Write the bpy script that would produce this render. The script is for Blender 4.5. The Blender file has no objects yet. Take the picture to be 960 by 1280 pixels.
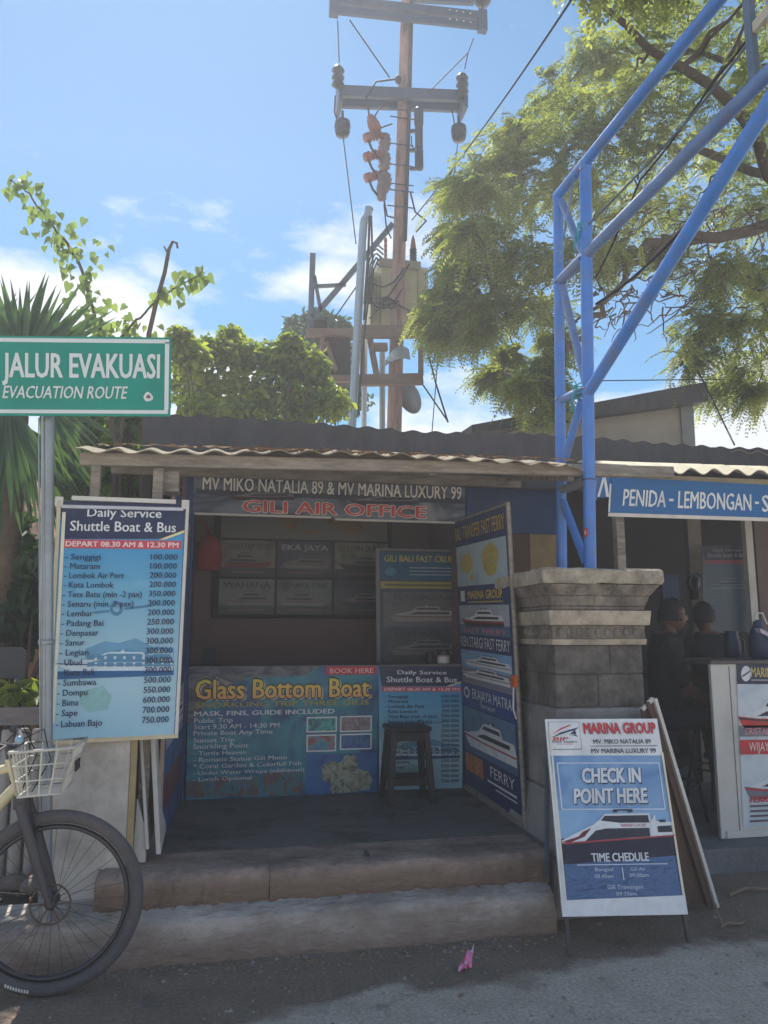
import bpy, math, random
import numpy as np
from mathutils import Vector, Matrix
rnd = random.Random(7); rng = np.random.default_rng(7)
R = math.radians
sc = bpy.context.scene
# ------------------------------------------------------------------ camera
F_PX = 962.0; YAW = R(11.6); PITCH = R(8.9); EYE = 1.5
cd = bpy.data.cameras.new('camera'); cam = bpy.data.objects.new('camera', cd); sc.collection.objects.link(cam)
cd.sensor_fit = 'VERTICAL'; cd.sensor_height = 36.0; cd.lens = F_PX / 1280 * 36.0
cd.clip_start = 0.05; cd.clip_end = 3000
cam.location = (0, 0, EYE); cam.rotation_euler = (R(90) + PITCH, 0, -YAW); sc.camera = cam
# ------------------------------------------------------------------ sky, sun, exposure
SUN_EL = R(57); SUN_AZ = R(-7)            # azimuth from +Y towards +X
wd = bpy.data.worlds.new('World'); sc.world = wd; wd.use_nodes = True
SKY_STRENGTH = 0.10; SUN_STRENGTH = 5.0
sc.view_settings.view_transform = 'Standard'; sc.view_settings.look = 'None'
sc.view_settings.gamma = 1; sc.view_settings.use_curve_mapping = False
sc.view_settings.exposure = 0.62
def build_world():
    nt = wd.node_tree; nt.nodes.clear(); N = nt.nodes.new; L = nt.links.new
    out = N('ShaderNodeOutputWorld'); bg = N('ShaderNodeBackground'); bg.inputs['Strength'].default_value = SKY_STRENGTH
    sky = N('ShaderNodeTexSky'); sky.sky_type = 'NISHITA'; sky.sun_disc = False
    sky.sun_elevation = SUN_EL; sky.sun_rotation = SUN_AZ; sky.air_density = 1.0; sky.dust_density = 0.15; sky.ozone_density = 2.0
    tc = N('ShaderNodeTexCoord'); sep = N('ShaderNodeSeparateXYZ'); L(tc.outputs['Generated'], sep.inputs[0])
    mp = N('ShaderNodeMapping'); mp.inputs['Scale'].default_value = (1, 1, 2.4); mp.inputs['Location'].default_value = (2.1, 1.7, 0.5)
    L(tc.outputs['Generated'], mp.inputs[0])
    n1 = N('ShaderNodeTexNoise'); n1.inputs['Scale'].default_value = 3.2; n1.inputs['Detail'].default_value = 9; n1.inputs['Roughness'].default_value = 0.56
    L(mp.outputs[0], n1.inputs['Vector'])
    # cloud cover grows towards the horizon
    mr = N('ShaderNodeMapRange'); mr.inputs['From Min'].default_value = 0.14; mr.inputs['From Max'].default_value = 0.60
    mr.inputs['To Min'].default_value = 0.27; mr.inputs['To Max'].default_value = -0.13; L(sep.outputs['Z'], mr.inputs['Value'])
    ad = N('ShaderNodeMath'); ad.operation = 'ADD'; L(n1.outputs[0], ad.inputs[0]); L(mr.outputs[0], ad.inputs[1])
    rp = N('ShaderNodeValToRGB'); rp.color_ramp.elements[0].position = 0.56; rp.color_ramp.elements[1].position = 0.68
    L(ad.outputs[0], rp.inputs[0])
    tn = N('ShaderNodeMix'); tn.data_type = 'RGBA'; tn.blend_type = 'MULTIPLY'; tn.inputs['Factor'].default_value = 1; L(sky.outputs[0], tn.inputs['A']); tn.inputs['B'].default_value = (0.62, 0.93, 1.0, 1)
    mx = N('ShaderNodeMix'); mx.data_type = 'RGBA'
    L(rp.outputs[0], mx.inputs['Factor']); L(tn.outputs['Result'], mx.inputs['A']); mx.inputs['B'].default_value = (6.6, 6.9, 7.3, 1)
    L(mx.outputs['Result'], bg.inputs['Color']); L(bg.outputs[0], out.inputs[0])
build_world()
sd = bpy.data.lights.new('sun', 'SUN'); sd.energy = SUN_STRENGTH; sd.angle = R(0.55); sd.color = (1.0, 0.94, 0.84)
so = bpy.data.objects.new('sun', sd); sc.collection.objects.link(so); so.location = (0, 20, 40)
sv = Vector((math.sin(SUN_AZ) * math.cos(SUN_EL), math.cos(SUN_AZ) * math.cos(SUN_EL), math.sin(SUN_EL)))
so.rotation_euler = (-sv).to_track_quat('-Z', 'Y').to_euler()

# ------------------------------------------------------------------ measuring: a sight line meets a plane of the place
FW = np.array([math.sin(YAW) * math.cos(PITCH), math.cos(YAW) * math.cos(PITCH), math.sin(PITCH)])
RT = np.array([math.cos(YAW), -math.sin(YAW), 0.0]); UP = np.cross(RT, FW); C0 = np.array([0, 0, EYE])
def P(px, py, x=None, y=None, z=None):
    r = FW + RT * (px - 480) / F_PX + UP * (640 - py) / F_PX
    t = x / r[0] if x is not None else (y / r[1] if y is not None else (z - EYE) / r[2])
    return C0 + r * t

# ------------------------------------------------------------------ materials
def S(r, g, b):
    f = lambda c: (c / 255 / 12.92) if c <= 10 else ((c / 255 + 0.055) / 1.055) ** 2.4
    return (f(r), f(g), f(b))
MATS = {}
def mat(name, col, rough=0.6, var=0.18, scale=6.0, bump=0.0, bscale=None, metal=0.0, dirt=None, dirt_amt=0.5, dirt_scale=2.0, spec=0.4, coord='Object', stretch=None):
    if name in MATS: return MATS[name]
    m = bpy.data.materials.new(name); m.use_nodes = True; nt = m.node_tree; N = nt.nodes.new; L = nt.links.new
    b = nt.nodes['Principled BSDF']; b.inputs['Roughness'].default_value = rough; b.inputs['Metallic'].default_value = metal
    b.inputs['Specular IOR Level'].default_value = spec
    tc = N('ShaderNodeTexCoord'); vec = tc.outputs[coord]
    if stretch:
        mp = N('ShaderNodeMapping'); mp.inputs['Scale'].default_value = stretch; L(vec, mp.inputs[0]); vec = mp.outputs[0]
    n = N('ShaderNodeTexNoise'); n.inputs['Scale'].default_value = scale; n.inputs['Detail'].default_value = 7; n.inputs['Roughness'].default_value = 0.65
    L(vec, n.inputs['Vector'])
    rp = N('ShaderNodeValToRGB'); e = rp.color_ramp.elements
    e[0].position = 0.3; e[1].position = 0.72
    e[0].color = tuple(c * (1 - var) for c in col) + (1,); e[1].color = tuple(min(1, c * (1 + var)) for c in col) + (1,)
    L(n.outputs[0], rp.inputs[0]); res = rp.outputs[0]
    if dirt:
        n2 = N('ShaderNodeTexNoise'); n2.inputs['Scale'].default_value = dirt_scale; n2.inputs['Detail'].default_value = 10; n2.inputs['Roughness'].default_value = 0.7
        L(vec, n2.inputs['Vector'])
        r2 = N('ShaderNodeValToRGB'); r2.color_ramp.elements[0].position = 0.48; r2.color_ramp.elements[1].position = 0.68
        r2.color_ramp.elements[1].color = (dirt_amt,) * 3 + (1,); L(n2.outputs[0], r2.inputs[0])
        mx = N('ShaderNodeMix'); mx.data_type = 'RGBA'; L(r2.outputs[0], mx.inputs['Factor']); L(res, mx.inputs['A']); mx.inputs['B'].default_value = dirt + (1,)
        res = mx.outputs['Result']
    L(res, b.inputs['Base Color'])
    if bump:
        nb = N('ShaderNodeTexNoise'); nb.inputs['Scale'].default_value = bscale or scale * 6; nb.inputs['Detail'].default_value = 8; L(vec, nb.inputs['Vector'])
        bp = N('ShaderNodeBump'); bp.inputs['Strength'].default_value = bump; bp.inputs['Distance'].default_value = 0.02
        L(nb.outputs[0], bp.inputs['Height']); L(bp.outputs[0], b.inputs['Normal'])
    MATS[name] = m; return m
def ink(col, name=None):
    """printed vinyl of one colour, slightly faded and dusty"""
    key = name or 'ink_%02x%02x%02x' % col
    return mat(key, S(*col), rough=0.42, var=0.10, scale=9, dirt=tuple(0.6 * c + 0.06 for c in S(*col)), dirt_amt=0.5, dirt_scale=5, spec=0.4, bump=0.12, bscale=3.5)
def picture(name, cols, scale=8, detail=5, stretch=None, rough=0.42, dist=0.6):
    """printed photograph: colours run through a noise ramp"""
    if name in MATS: return MATS[name]
    m = bpy.data.materials.new(name); m.use_nodes = True; nt = m.node_tree; N = nt.nodes.new; L = nt.links.new
    b = nt.nodes['Principled BSDF']; b.inputs['Roughness'].default_value = rough
    tc = N('ShaderNodeTexCoord'); mp = N('ShaderNodeMapping'); mp.inputs['Scale'].default_value = stretch or (1, 1, 1); L(tc.outputs['Object'], mp.inputs[0])
    n = N('ShaderNodeTexNoise'); n.inputs['Scale'].default_value = scale; n.inputs['Detail'].default_value = detail; n.inputs['Distortion'].default_value = dist
    L(mp.outputs[0], n.inputs['Vector'])
    rp = N('ShaderNodeValToRGB'); el = rp.color_ramp.elements
    while len(el) < len(cols): el.new(0.5)
    for i, c in enumerate(cols):
        el[i].position = 0.3 + 0.42 * i / (len(cols) - 1); el[i].color = S(*c) + (1,)
    L(n.outputs[0], rp.inputs[0]); L(rp.outputs[0], b.inputs['Base Color'])
    nb = N('ShaderNodeTexNoise'); nb.inputs['Scale'].default_value = 3.5; nb.inputs['Detail'].default_value = 8; L(tc.outputs['Object'], nb.inputs['Vector']); bp = N('ShaderNodeBump'); bp.inputs['Strength'].default_value = 0.12; bp.inputs['Distance'].default_value = 0.02; L(nb.outputs[0], bp.inputs['Height']); L(bp.outputs[0], b.inputs['Normal'])
    MATS[name] = m; return m
def leafmat(name, dark, light, trans=0.45, clump=1.2, rough=0.5):
    """leaves: every leaf its own tint, light passes through"""
    if name in MATS: return MATS[name]
    m = bpy.data.materials.new(name); m.use_nodes = True; nt = m.node_tree; N = nt.nodes.new; L = nt.links.new
    nt.nodes.clear(); out = N('ShaderNodeOutputMaterial')
    ge = N('ShaderNodeNewGeometry'); tc = N('ShaderNodeTexCoord')
    n = N('ShaderNodeTexNoise'); n.inputs['Scale'].default_value = clump; n.inputs['Detail'].default_value = 3; L(tc.outputs['Object'], n.inputs['Vector'])
    mm = N('ShaderNodeMath'); mm.operation = 'MULTIPLY_ADD'; mm.inputs[1].default_value = 0.55; L(ge.outputs['Random Per Island'], mm.inputs[0])
    m2 = N('ShaderNodeMath'); m2.operation = 'MULTIPLY_ADD'; m2.inputs[1].default_value = 1.5; m2.inputs[2].default_value = -0.52; L(n.outputs[0], m2.inputs[0])
    L(m2.outputs[0], mm.inputs[2])
    mx = N('ShaderNodeMix'); mx.data_type = 'RGBA'; mx.clamp_factor = True
    L(mm.outputs[0], mx.inputs['Factor']); mx.inputs['A'].default_value = dark + (1,); mx.inputs['B'].default_value = light + (1,)
    d = N('ShaderNodeBsdfPrincipled'); d.inputs['Roughness'].default_value = rough; L(mx.outputs['Result'], d.inputs['Base Color'])
    t = N('ShaderNodeBsdfTranslucent')
    hs = N('ShaderNodeMix'); hs.data_type = 'RGBA'; hs.blend_type = 'MULTIPLY'; hs.inputs['Factor'].default_value = 1; L(mx.outputs['Result'], hs.inputs['A']); hs.inputs['B'].default_value = (1.6, 1.65, 0.75, 1)
    L(hs.outputs['Result'], t.inputs['Color'])
    ms = N('ShaderNodeMixShader'); ms.inputs[0].default_value = trans; L(d.outputs[0], ms.inputs[1]); L(t.outputs[0], ms.inputs[2]); L(ms.outputs[0], out.inputs[0])
    MATS[name] = m; return m

# ------------------------------------------------------------------ mesh builder
def unit(v):
    v = np.asarray(v, float); return v / (np.linalg.norm(v) + 1e-12)
def planar(bl, br, tr, tl):                              # true the fourth corner up so the four lie in one plane
    bl, br, tr, tl = [np.asarray(p, float) for p in (bl, br, tr, tl)]; n = unit(np.cross(br - bl, tl - bl)); return bl, br, tr - n * ((tr - bl) @ n), tl
class MB:
    def __init__(s): s.v = []; s.f = []; s.m = []; s.mats = []; s.sm = []
    def mi(s, m):
        if m not in s.mats: s.mats.append(m)
        return s.mats.index(m)
    def add(s, vs, fs, m, smooth=False):
        b = len(s.v); k = s.mi(m)
        s.v.extend([tuple(map(float, p)) for p in vs])
        for f in fs: s.f.append(tuple(b + i for i in f)); s.m.append(k); s.sm.append(smooth)
    def hexa(s, p, m):                                   # 8 corners: bottom ring then top ring
        s.add(p, [(3, 2, 1, 0), (4, 5, 6, 7), (0, 1, 5, 4), (1, 2, 6, 5), (2, 3, 7, 6), (3, 0, 4, 7)], m)
    def box(s, x0, x1, y0, y1, z0, z1, m):
        s.hexa([(x0, y0, z0), (x1, y0, z0), (x1, y1, z0), (x0, y1, z0), (x0, y0, z1), (x1, y0, z1), (x1, y1, z1), (x0, y1, z1)], m)
    def bar(s, a, b, w, h, m, up=(0, 0, 1)):             # square beam from a to b
        a = np.asarray(a, float); b = np.asarray(b, float); d = unit(b - a)
        sd_ = np.cross(d, up)
        if np.linalg.norm(sd_) < 1e-4: sd_ = np.cross(d, (0, 1, 0))
        sd_ = unit(sd_); u = np.cross(sd_, d)
        r = [sd_ * w / 2 * i + u * h / 2 * j for i, j in ((-1, -1), (1, -1), (1, 1), (-1, 1))]
        s.hexa([a + q for q in r] + [b + q for q in r], m)
    def tube(s, pts, r, m, n=10, caps=True):
        pts = [np.asarray(p, float) for p in pts]; k = len(pts)
        rr = [r] * k if np.isscalar(r) else list(r)
        t0 = unit(pts[1] - pts[0]); ref = np.array([0, 0, 1.0]) if abs(t0[2]) < 0.9 else np.array([1.0, 0, 0])
        u = unit(np.cross(t0, ref)); vs = []
        for i in range(k):
            t = unit(pts[min(i + 1, k - 1)] - pts[max(i - 1, 0)])
            u = unit(u - t * (u @ t)); w = np.cross(t, u)
            for j in range(n):
                a = 2 * math.pi * j / n; vs.append(pts[i] + (u * math.cos(a) + w * math.sin(a)) * rr[i])
        fs = [(i * n + j, i * n + (j + 1) % n, (i + 1) * n + (j + 1) % n, (i + 1) * n + j) for i in range(k - 1) for j in range(n)]
        s.add(vs, fs, m, True)
        if caps: s.add(vs[:n], [tuple(range(n))[::-1]], m); s.add(vs[-n:], [tuple(range(n))], m)
    def lathe(s, prof, c, m, n=20, axis=(0, 0, 1), smooth=True):    # prof: (radius, height)
        ax = unit(axis); ref = np.array([1.0, 0, 0]) if abs(ax[0]) < 0.9 else np.array([0, 1.0, 0])
        u = unit(np.cross(ax, ref)); w = np.cross(ax, u); c = np.asarray(c, float)
        vs = [c + ax * h + (u * math.cos(2 * math.pi * j / n) + w * math.sin(2 * math.pi * j / n)) * r for r, h in prof for j in range(n)]
        k = len(prof)
        s.add(vs, [(i * n + j, i * n + (j + 1) % n, (i + 1) * n + (j + 1) % n, (i + 1) * n + j) for i in range(k - 1) for j in range(n)], m, smooth)
        s.add(vs[:n], [tuple(range(n))[::-1]], m); s.add(vs[-n:], [tuple(range(n))], m)
    def torus(s, c, R_, r, m, axis=(0, 1, 0), N=48, n=10, sx=1.0):
        ax = unit(axis); ref = np.array([1.0, 0, 0]) if abs(ax[0]) < 0.9 else np.array([0, 0, 1.0])
        u = unit(np.cross(ax, ref)); w = np.cross(ax, u); c = np.asarray(c, float); vs = []
        for i in range(N):
            a = 2 * math.pi * i / N; d = u * math.cos(a) + w * math.sin(a)
            for j in range(n):
                b = 2 * math.pi * j / n; vs.append(c + d * (R_ + r * math.cos(b)) + ax * r * sx * math.sin(b))
        s.add(vs, [(i * n + j, ((i + 1) % N) * n + j, ((i + 1) % N) * n + (j + 1) % n, i * n + (j + 1) % n) for i in range(N) for j in range(n)], m, True)
    def ball(s, c, r, m, n=12, k=8, sc_=(1, 1, 1)):
        c = np.asarray(c, float); vs = []
        for i in range(k + 1):
            th = math.pi * i / k
            for j in range(n):
                ph = 2 * math.pi * j / n
                vs.append(c + r * np.array([math.sin(th) * math.cos(ph) * sc_[0], math.sin(th) * math.sin(ph) * sc_[1], math.cos(th) * sc_[2]]))
        s.add(vs, [(i * n + j, (i + 1) * n + j, (i + 1) * n + (j + 1) % n, i * n + (j + 1) % n) for i in range(k) for j in range(n)], m, True)
    def quadsheet(s, bl, br, tr, tl, th, m):             # flat slab, thickness away from the viewer's side
        bl, br, tr, tl = planar(bl, br, tr, tl)
        n = unit(np.cross(br - bl, tl - bl)); o = -n * th
        s.hexa([bl + o, br + o, tr + o, tl + o, bl, br, tr, tl], m)
    def build(s, name, parent=None, bevel=0.0, root=None):
        me = bpy.data.meshes.new(name)
        off = np.array(root.location if root else (parent_world(parent) if parent else (0, 0, 0)))
        me.from_pydata([tuple(np.array(p) - off) for p in s.v], [], s.f)
        for m in s.mats: me.materials.append(m)
        me.polygons.foreach_set('material_index', s.m); me.polygons.foreach_set('use_smooth', s.sm)
        me.update(); o = bpy.data.objects.new(name, me); sc.collection.objects.link(o)
        if parent: o.parent = parent
        if bevel:
            b = o.modifiers.new('bevel', 'BEVEL'); b.width = bevel; b.segments = 2; b.limit_method = 'ANGLE'; b.angle_limit = R(40); b.use_clamp_overlap = True
        return o
def parent_world(p):
    v = Vector(p.location)
    while p.parent: p = p.parent; v += Vector(p.location)
    return v
def arrays_obj(name, V, Fq, m, parent=None):
    """big foliage mesh straight from arrays: V (n,3), Fq (k,4)"""
    me = bpy.data.meshes.new(name); off = np.array(parent_world(parent)) if parent else np.zeros(3)
    V = np.asarray(V, np.float32) - off.astype(np.float32); Fq = np.asarray(Fq, np.int32); k = Fq.shape[1]
    me.vertices.add(len(V)); me.vertices.foreach_set('co', V.ravel())
    me.loops.add(Fq.size); me.loops.foreach_set('vertex_index', Fq.ravel())
    me.polygons.add(len(Fq)); me.polygons.foreach_set('loop_start', np.arange(len(Fq), dtype=np.int32) * k)
    me.polygons.foreach_set('loop_total', np.full(len(Fq), k, np.int32))
    me.materials.append(m); me.update(calc_edges=True); me.validate()
    o = bpy.data.objects.new(name, me); sc.collection.objects.link(o)
    if parent: o.parent = parent
    return o
def tag(o, label, cat, group=None):
    o['label'] = label; o['category'] = cat
    if group: o['group'] = group
    return o
def thing(name, loc, label, cat, group=None):
    o = bpy.data.objects.new(name, None); o.empty_display_size = 0.1; sc.collection.objects.link(o); o.location = tuple(map(float, loc))
    return tag(o, label, cat, group)
def struct(o): o['kind'] = 'structure'; return o
def copy_tree(o, parent=None):
    c = o.copy(); sc.collection.objects.link(c); c.parent = parent
    for ch in list(o.children): copy_tree(ch, c)
    return c

# ------------------------------------------------------------------ lettering and printed sheets
TXT = {}
def glyphs(s, bold, shear):
    key = (s, bold, shear)
    if key not in TXT:
        c = bpy.data.curves.new('t', 'FONT'); c.body = s; c.resolution_u = 2; c.offset = bold; c.shear = shear; c.fill_mode = 'FRONT'
        o = bpy.data.objects.new('t', c); sc.collection.objects.link(o)
        dg = bpy.context.evaluated_depsgraph_get(); me = bpy.data.meshes.new_from_object(o.evaluated_get(dg))
        v = np.array([p.co[:2] for p in me.vertices]); f = [tuple(p.vertices) for p in me.polygons]
        bpy.data.objects.remove(o); bpy.data.curves.remove(c); bpy.data.meshes.remove(me)
        TXT[key] = (v, f)
    return TXT[key]
CAP = None
class Sheet:
    """printed sheet on the quad bl, br, tr, tl (metres); drawn in the units of a picture with corners src = tl, tr, br, bl"""
    def __init__(s, bl, br, tr, tl, src, lift=0.0012):
        s.q = list(planar(bl, br, tr, tl)); s.src = [np.asarray(p, float) for p in src]
        s.n = unit(np.cross(s.q[1] - s.q[0], s.q[3] - s.q[0])); s.mb = MB(); s.lift = lift
        a = s.src; s.w = (np.linalg.norm(a[1] - a[0]) + np.linalg.norm(a[2] - a[3])) / 2; s.h = (np.linalg.norm(a[3] - a[0]) + np.linalg.norm(a[2] - a[1])) / 2
    def uv(s, x, y):
        tl, tr, br, bl = s.src; u = v = 0.5; p = np.array([x, y], float)
        for _ in range(6):
            f = (1 - u) * (1 - v) * tl + u * (1 - v) * tr + u * v * br + (1 - u) * v * bl - p
            du = (1 - v) * (tr - tl) + v * (br - bl); dv = (1 - u) * (bl - tl) + u * (br - tr)
            d = np.linalg.solve(np.array([du, dv]).T, -f); u += d[0]; v += d[1]
        return u, v
    def at(s, u, v, layer):
        bl, br, tr, tl = s.q
        return (1 - u) * (1 - v) * tl + u * (1 - v) * tr + u * v * br + (1 - u) * v * bl + s.n * s.lift * (layer + 1)
    def rect(s, x0, y0, x1, y1, m, layer=1):
        u, v = s.uv((x0 + x1) / 2, (y0 + y1) / 2); a = (x1 - x0) / s.w / 2; b = (y1 - y0) / s.h / 2
        cl = lambda t: min(1, max(0, t))
        s.mb.add([s.at(cl(u + i * a), cl(v + j * b), layer) for i, j in ((-1, 1), (1, 1), (1, -1), (-1, -1))], [(0, 1, 2, 3)], m)
    def base(s, m): s.mb.add([s.at(0, 1, 0), s.at(1, 1, 0), s.at(1, 0, 0), s.at(0, 0, 0)], [(0, 1, 2, 3)], m)
    def uvpoly(s, pts, m, layer=1):                       # v down
        q = [s.at(u, v, layer) for u, v in pts]
        a = sum(pts[i][0] * pts[(i + 1) % len(pts)][1] - pts[(i + 1) % len(pts)][0] * pts[i][1] for i in range(len(pts)))
        if a > 0: q = q[::-1]
        s.mb.add(q, [tuple(range(len(q)))], m)
    def poly(s, pts, m, layer=1): s.uvpoly([s.uv(*p) for p in pts], m, layer)
    def disc(s, x, y, rx, ry, m, layer=2, n=20):
        s.poly([(x + rx * math.cos(2 * math.pi * i / n), y + ry * math.sin(2 * math.pi * i / n)) for i in range(n)], m, layer)
    def text(s, t, x0, y0, x1, y1, m, layer=3, bold=0.0, shear=0.0, edge=None, edge_w=0.03, shift=(0, 0), skew=0.0):
        """t fills the box x0..x1 wide with capitals from y0 (top) to y1 (baseline)"""
        global CAP
        if CAP is None: CAP = glyphs('H', 0, 0)[0][:, 1].max()
        r = glyphs(t, 0.0, shear)[0]; xa, xb = r[:, 0].min(), r[:, 0].max()
        u, v = s.uv((x0 + x1) / 2, y1); a = (x1 - x0) / s.w; b = (y1 - y0) / s.h
        p, f = glyphs(t, 0.0, shear)
        def put(mm, ly, ox, oy, dx, dy):                # stroke weight comes from shifted copies of the letters
            uu = u - a / 2 + (p[:, 0] + ox - xa) / (xb - xa) * a + dx / s.w
            vv = v - (p[:, 1] + oy) / CAP * b + dy / s.h
            s.mb.add([s.at(i, j, ly) for i, j in zip(uu, vv)], f, mm)
        if edge:
            e_ = bold * .6 + edge_w
            for k in range(8): put(edge, layer - 1.9 + .1 * k, e_ * math.cos(k * math.pi / 4), e_ * math.sin(k * math.pi / 4), *shift)
        if bold > 0.008:
            for k, (ox, oy) in enumerate(((-bold, -bold * .4), (bold, bold * .4), (bold, -bold * .5), (-bold, bold * .5))[:4 if bold > .02 else 2]): put(m, layer + .12 * k, ox, oy, 0, 0)
        else: put(m, layer, 0, 0, 0, 0)
    def boat(s, x, y, w, h, hull, top, win, trim, layer=2, flip=False):
        """ferry seen from the side inside the box x, y, w, h (bow to the left unless flip)"""
        fx = (lambda t: x + w * (1 - t)) if flip else (lambda t: x + w * t); g = lambda q: [(fx(a), y + h * b) for a, b in q]
        s.poly(g([(0, .56), (.16, .60), (.5, .62), (1, .62), (1, .92), (.12, .95), (.05, .78)]), hull, layer)
        s.poly(g([(.06, .57), (.24, .44), (.36, .34), (.97, .34), (1, .62), (.3, .63)]), top, layer + 1)
        s.poly(g([(.34, .34), (.42, .14), (.46, .1), (.74, .1), (.78, .34)]), top, layer + 1)
        s.poly(g([(.40, .28), (.44, .17), (.72, .17), (.75, .28)]), win, layer + 2)
        s.poly(g([(.28, .56), (.42, .42), (.9, .42), (.9, .54)]), win, layer + 2)
        s.poly(g([(.0, .60), (.4, .66), (1, .66), (1, .71), (.4, .71), (.03, .66)]), trim, layer + 2)
        s.poly(g([(.55, .1), (.56, -.02), (.575, -.02), (.585, .1)]), top, layer + 1)
        s.poly(g([(.5, .03), (.5, .0), (.66, .0), (.66, .03)]), win, layer + 2)
    def build(s, name, parent): return s.mb.build(name, parent)

# common materials
M_road = None
wood_old = mat('weathered_wood', S(150, 141, 131), 0.8, 0.35, 5, 0.5, 40, dirt=S(70, 58, 50), dirt_scale=3, stretch=(1, 6, 6))
wood_dark = mat('dark_wood', S(46, 40, 40), 0.65, 0.3, 6, 0.3, 40, stretch=(4, 4, 1))
timber = mat('brown_timber', S(140, 118, 110), 0.85, 0.35, 4, 0.5, 30, dirt=S(70, 52, 46), stretch=(1, 5, 5))
steel = mat('galvanised_steel', S(150, 158, 164), 0.45, 0.12, 5, 0.05, metal=0.55, dirt=S(110, 105, 98), dirt_amt=0.4)
steel_blue = mat('grey_painted_steel', S(98, 112, 128), 0.5, 0.15, 5, 0.05, metal=0.3, dirt=S(80, 78, 78), dirt_amt=0.5)
black_rubber = mat('black_rubber', S(46, 46, 48), 0.75, 0.15, 20, 0.2, 120)
black_cable = mat('black_cable', S(34, 36, 40), 0.6, 0.1, 10)
porcelain = mat('dark_insulator', S(36, 40, 50), 0.3, 0.15, 10)
red_brown = mat('red_brown_insulator', S(142, 84, 74), 0.4, 0.2, 12, dirt=S(110, 90, 80))
white_paint = mat('white_paint', S(205, 203, 198), 0.6, 0.06, 4, 0.1, 30, dirt=S(140, 132, 124), dirt_amt=0.55)
white_trim = mat('white_batten', S(208, 206, 202), 0.5, 0.06, 8, dirt=S(150, 145, 138), dirt_amt=0.5)
asbestos = mat('corrugated_cement_sheet', S(140, 128, 108), 0.85, 0.22, 4, 0.3, 50, dirt=S(96, 88, 78), dirt_amt=0.8, dirt_scale=3)
# ================================================================== SETTING
def gradient(name, z0, z1, cols, noise=0.15, scale=4):
    """a printed sheet whose own artwork runs from one colour to another up its height"""
    m = bpy.data.materials.new(name); m.use_nodes = True; nt = m.node_tree; N = nt.nodes.new; L = nt.links.new
    b = nt.nodes['Principled BSDF']; b.inputs['Roughness'].default_value = 0.42
    ge = N('ShaderNodeNewGeometry'); sp = N('ShaderNodeSeparateXYZ'); L(ge.outputs['Position'], sp.inputs[0])
    mr = N('ShaderNodeMapRange'); mr.inputs['From Min'].default_value = z0; mr.inputs['From Max'].default_value = z1; L(sp.outputs['Z'], mr.inputs['Value'])
    n = N('ShaderNodeTexNoise'); n.inputs['Scale'].default_value = scale; n.inputs['Detail'].default_value = 6; L(ge.outputs['Position'], n.inputs['Vector'])
    ma = N('ShaderNodeMath'); ma.operation = 'MULTIPLY_ADD'; ma.inputs[1].default_value = noise * 2; L(n.outputs[0], ma.inputs[0]); 
    sb = N('ShaderNodeMath'); sb.operation = 'SUBTRACT'; sb.inputs[1].default_value = noise; L(mr.outputs[0], sb.inputs[0]); L(sb.outputs[0], ma.inputs[2])
    rp = N('ShaderNodeValToRGB'); el = rp.color_ramp.elements
    while len(el) < len(cols): el.new(0.5)
    for i, c in enumerate(cols): el[i].position = i / (len(cols) - 1); el[i].color = S(*c) + (1,)
    L(ma.outputs[0], rp.inputs[0]); L(rp.outputs[0], b.inputs['Base Color']); return m

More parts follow.
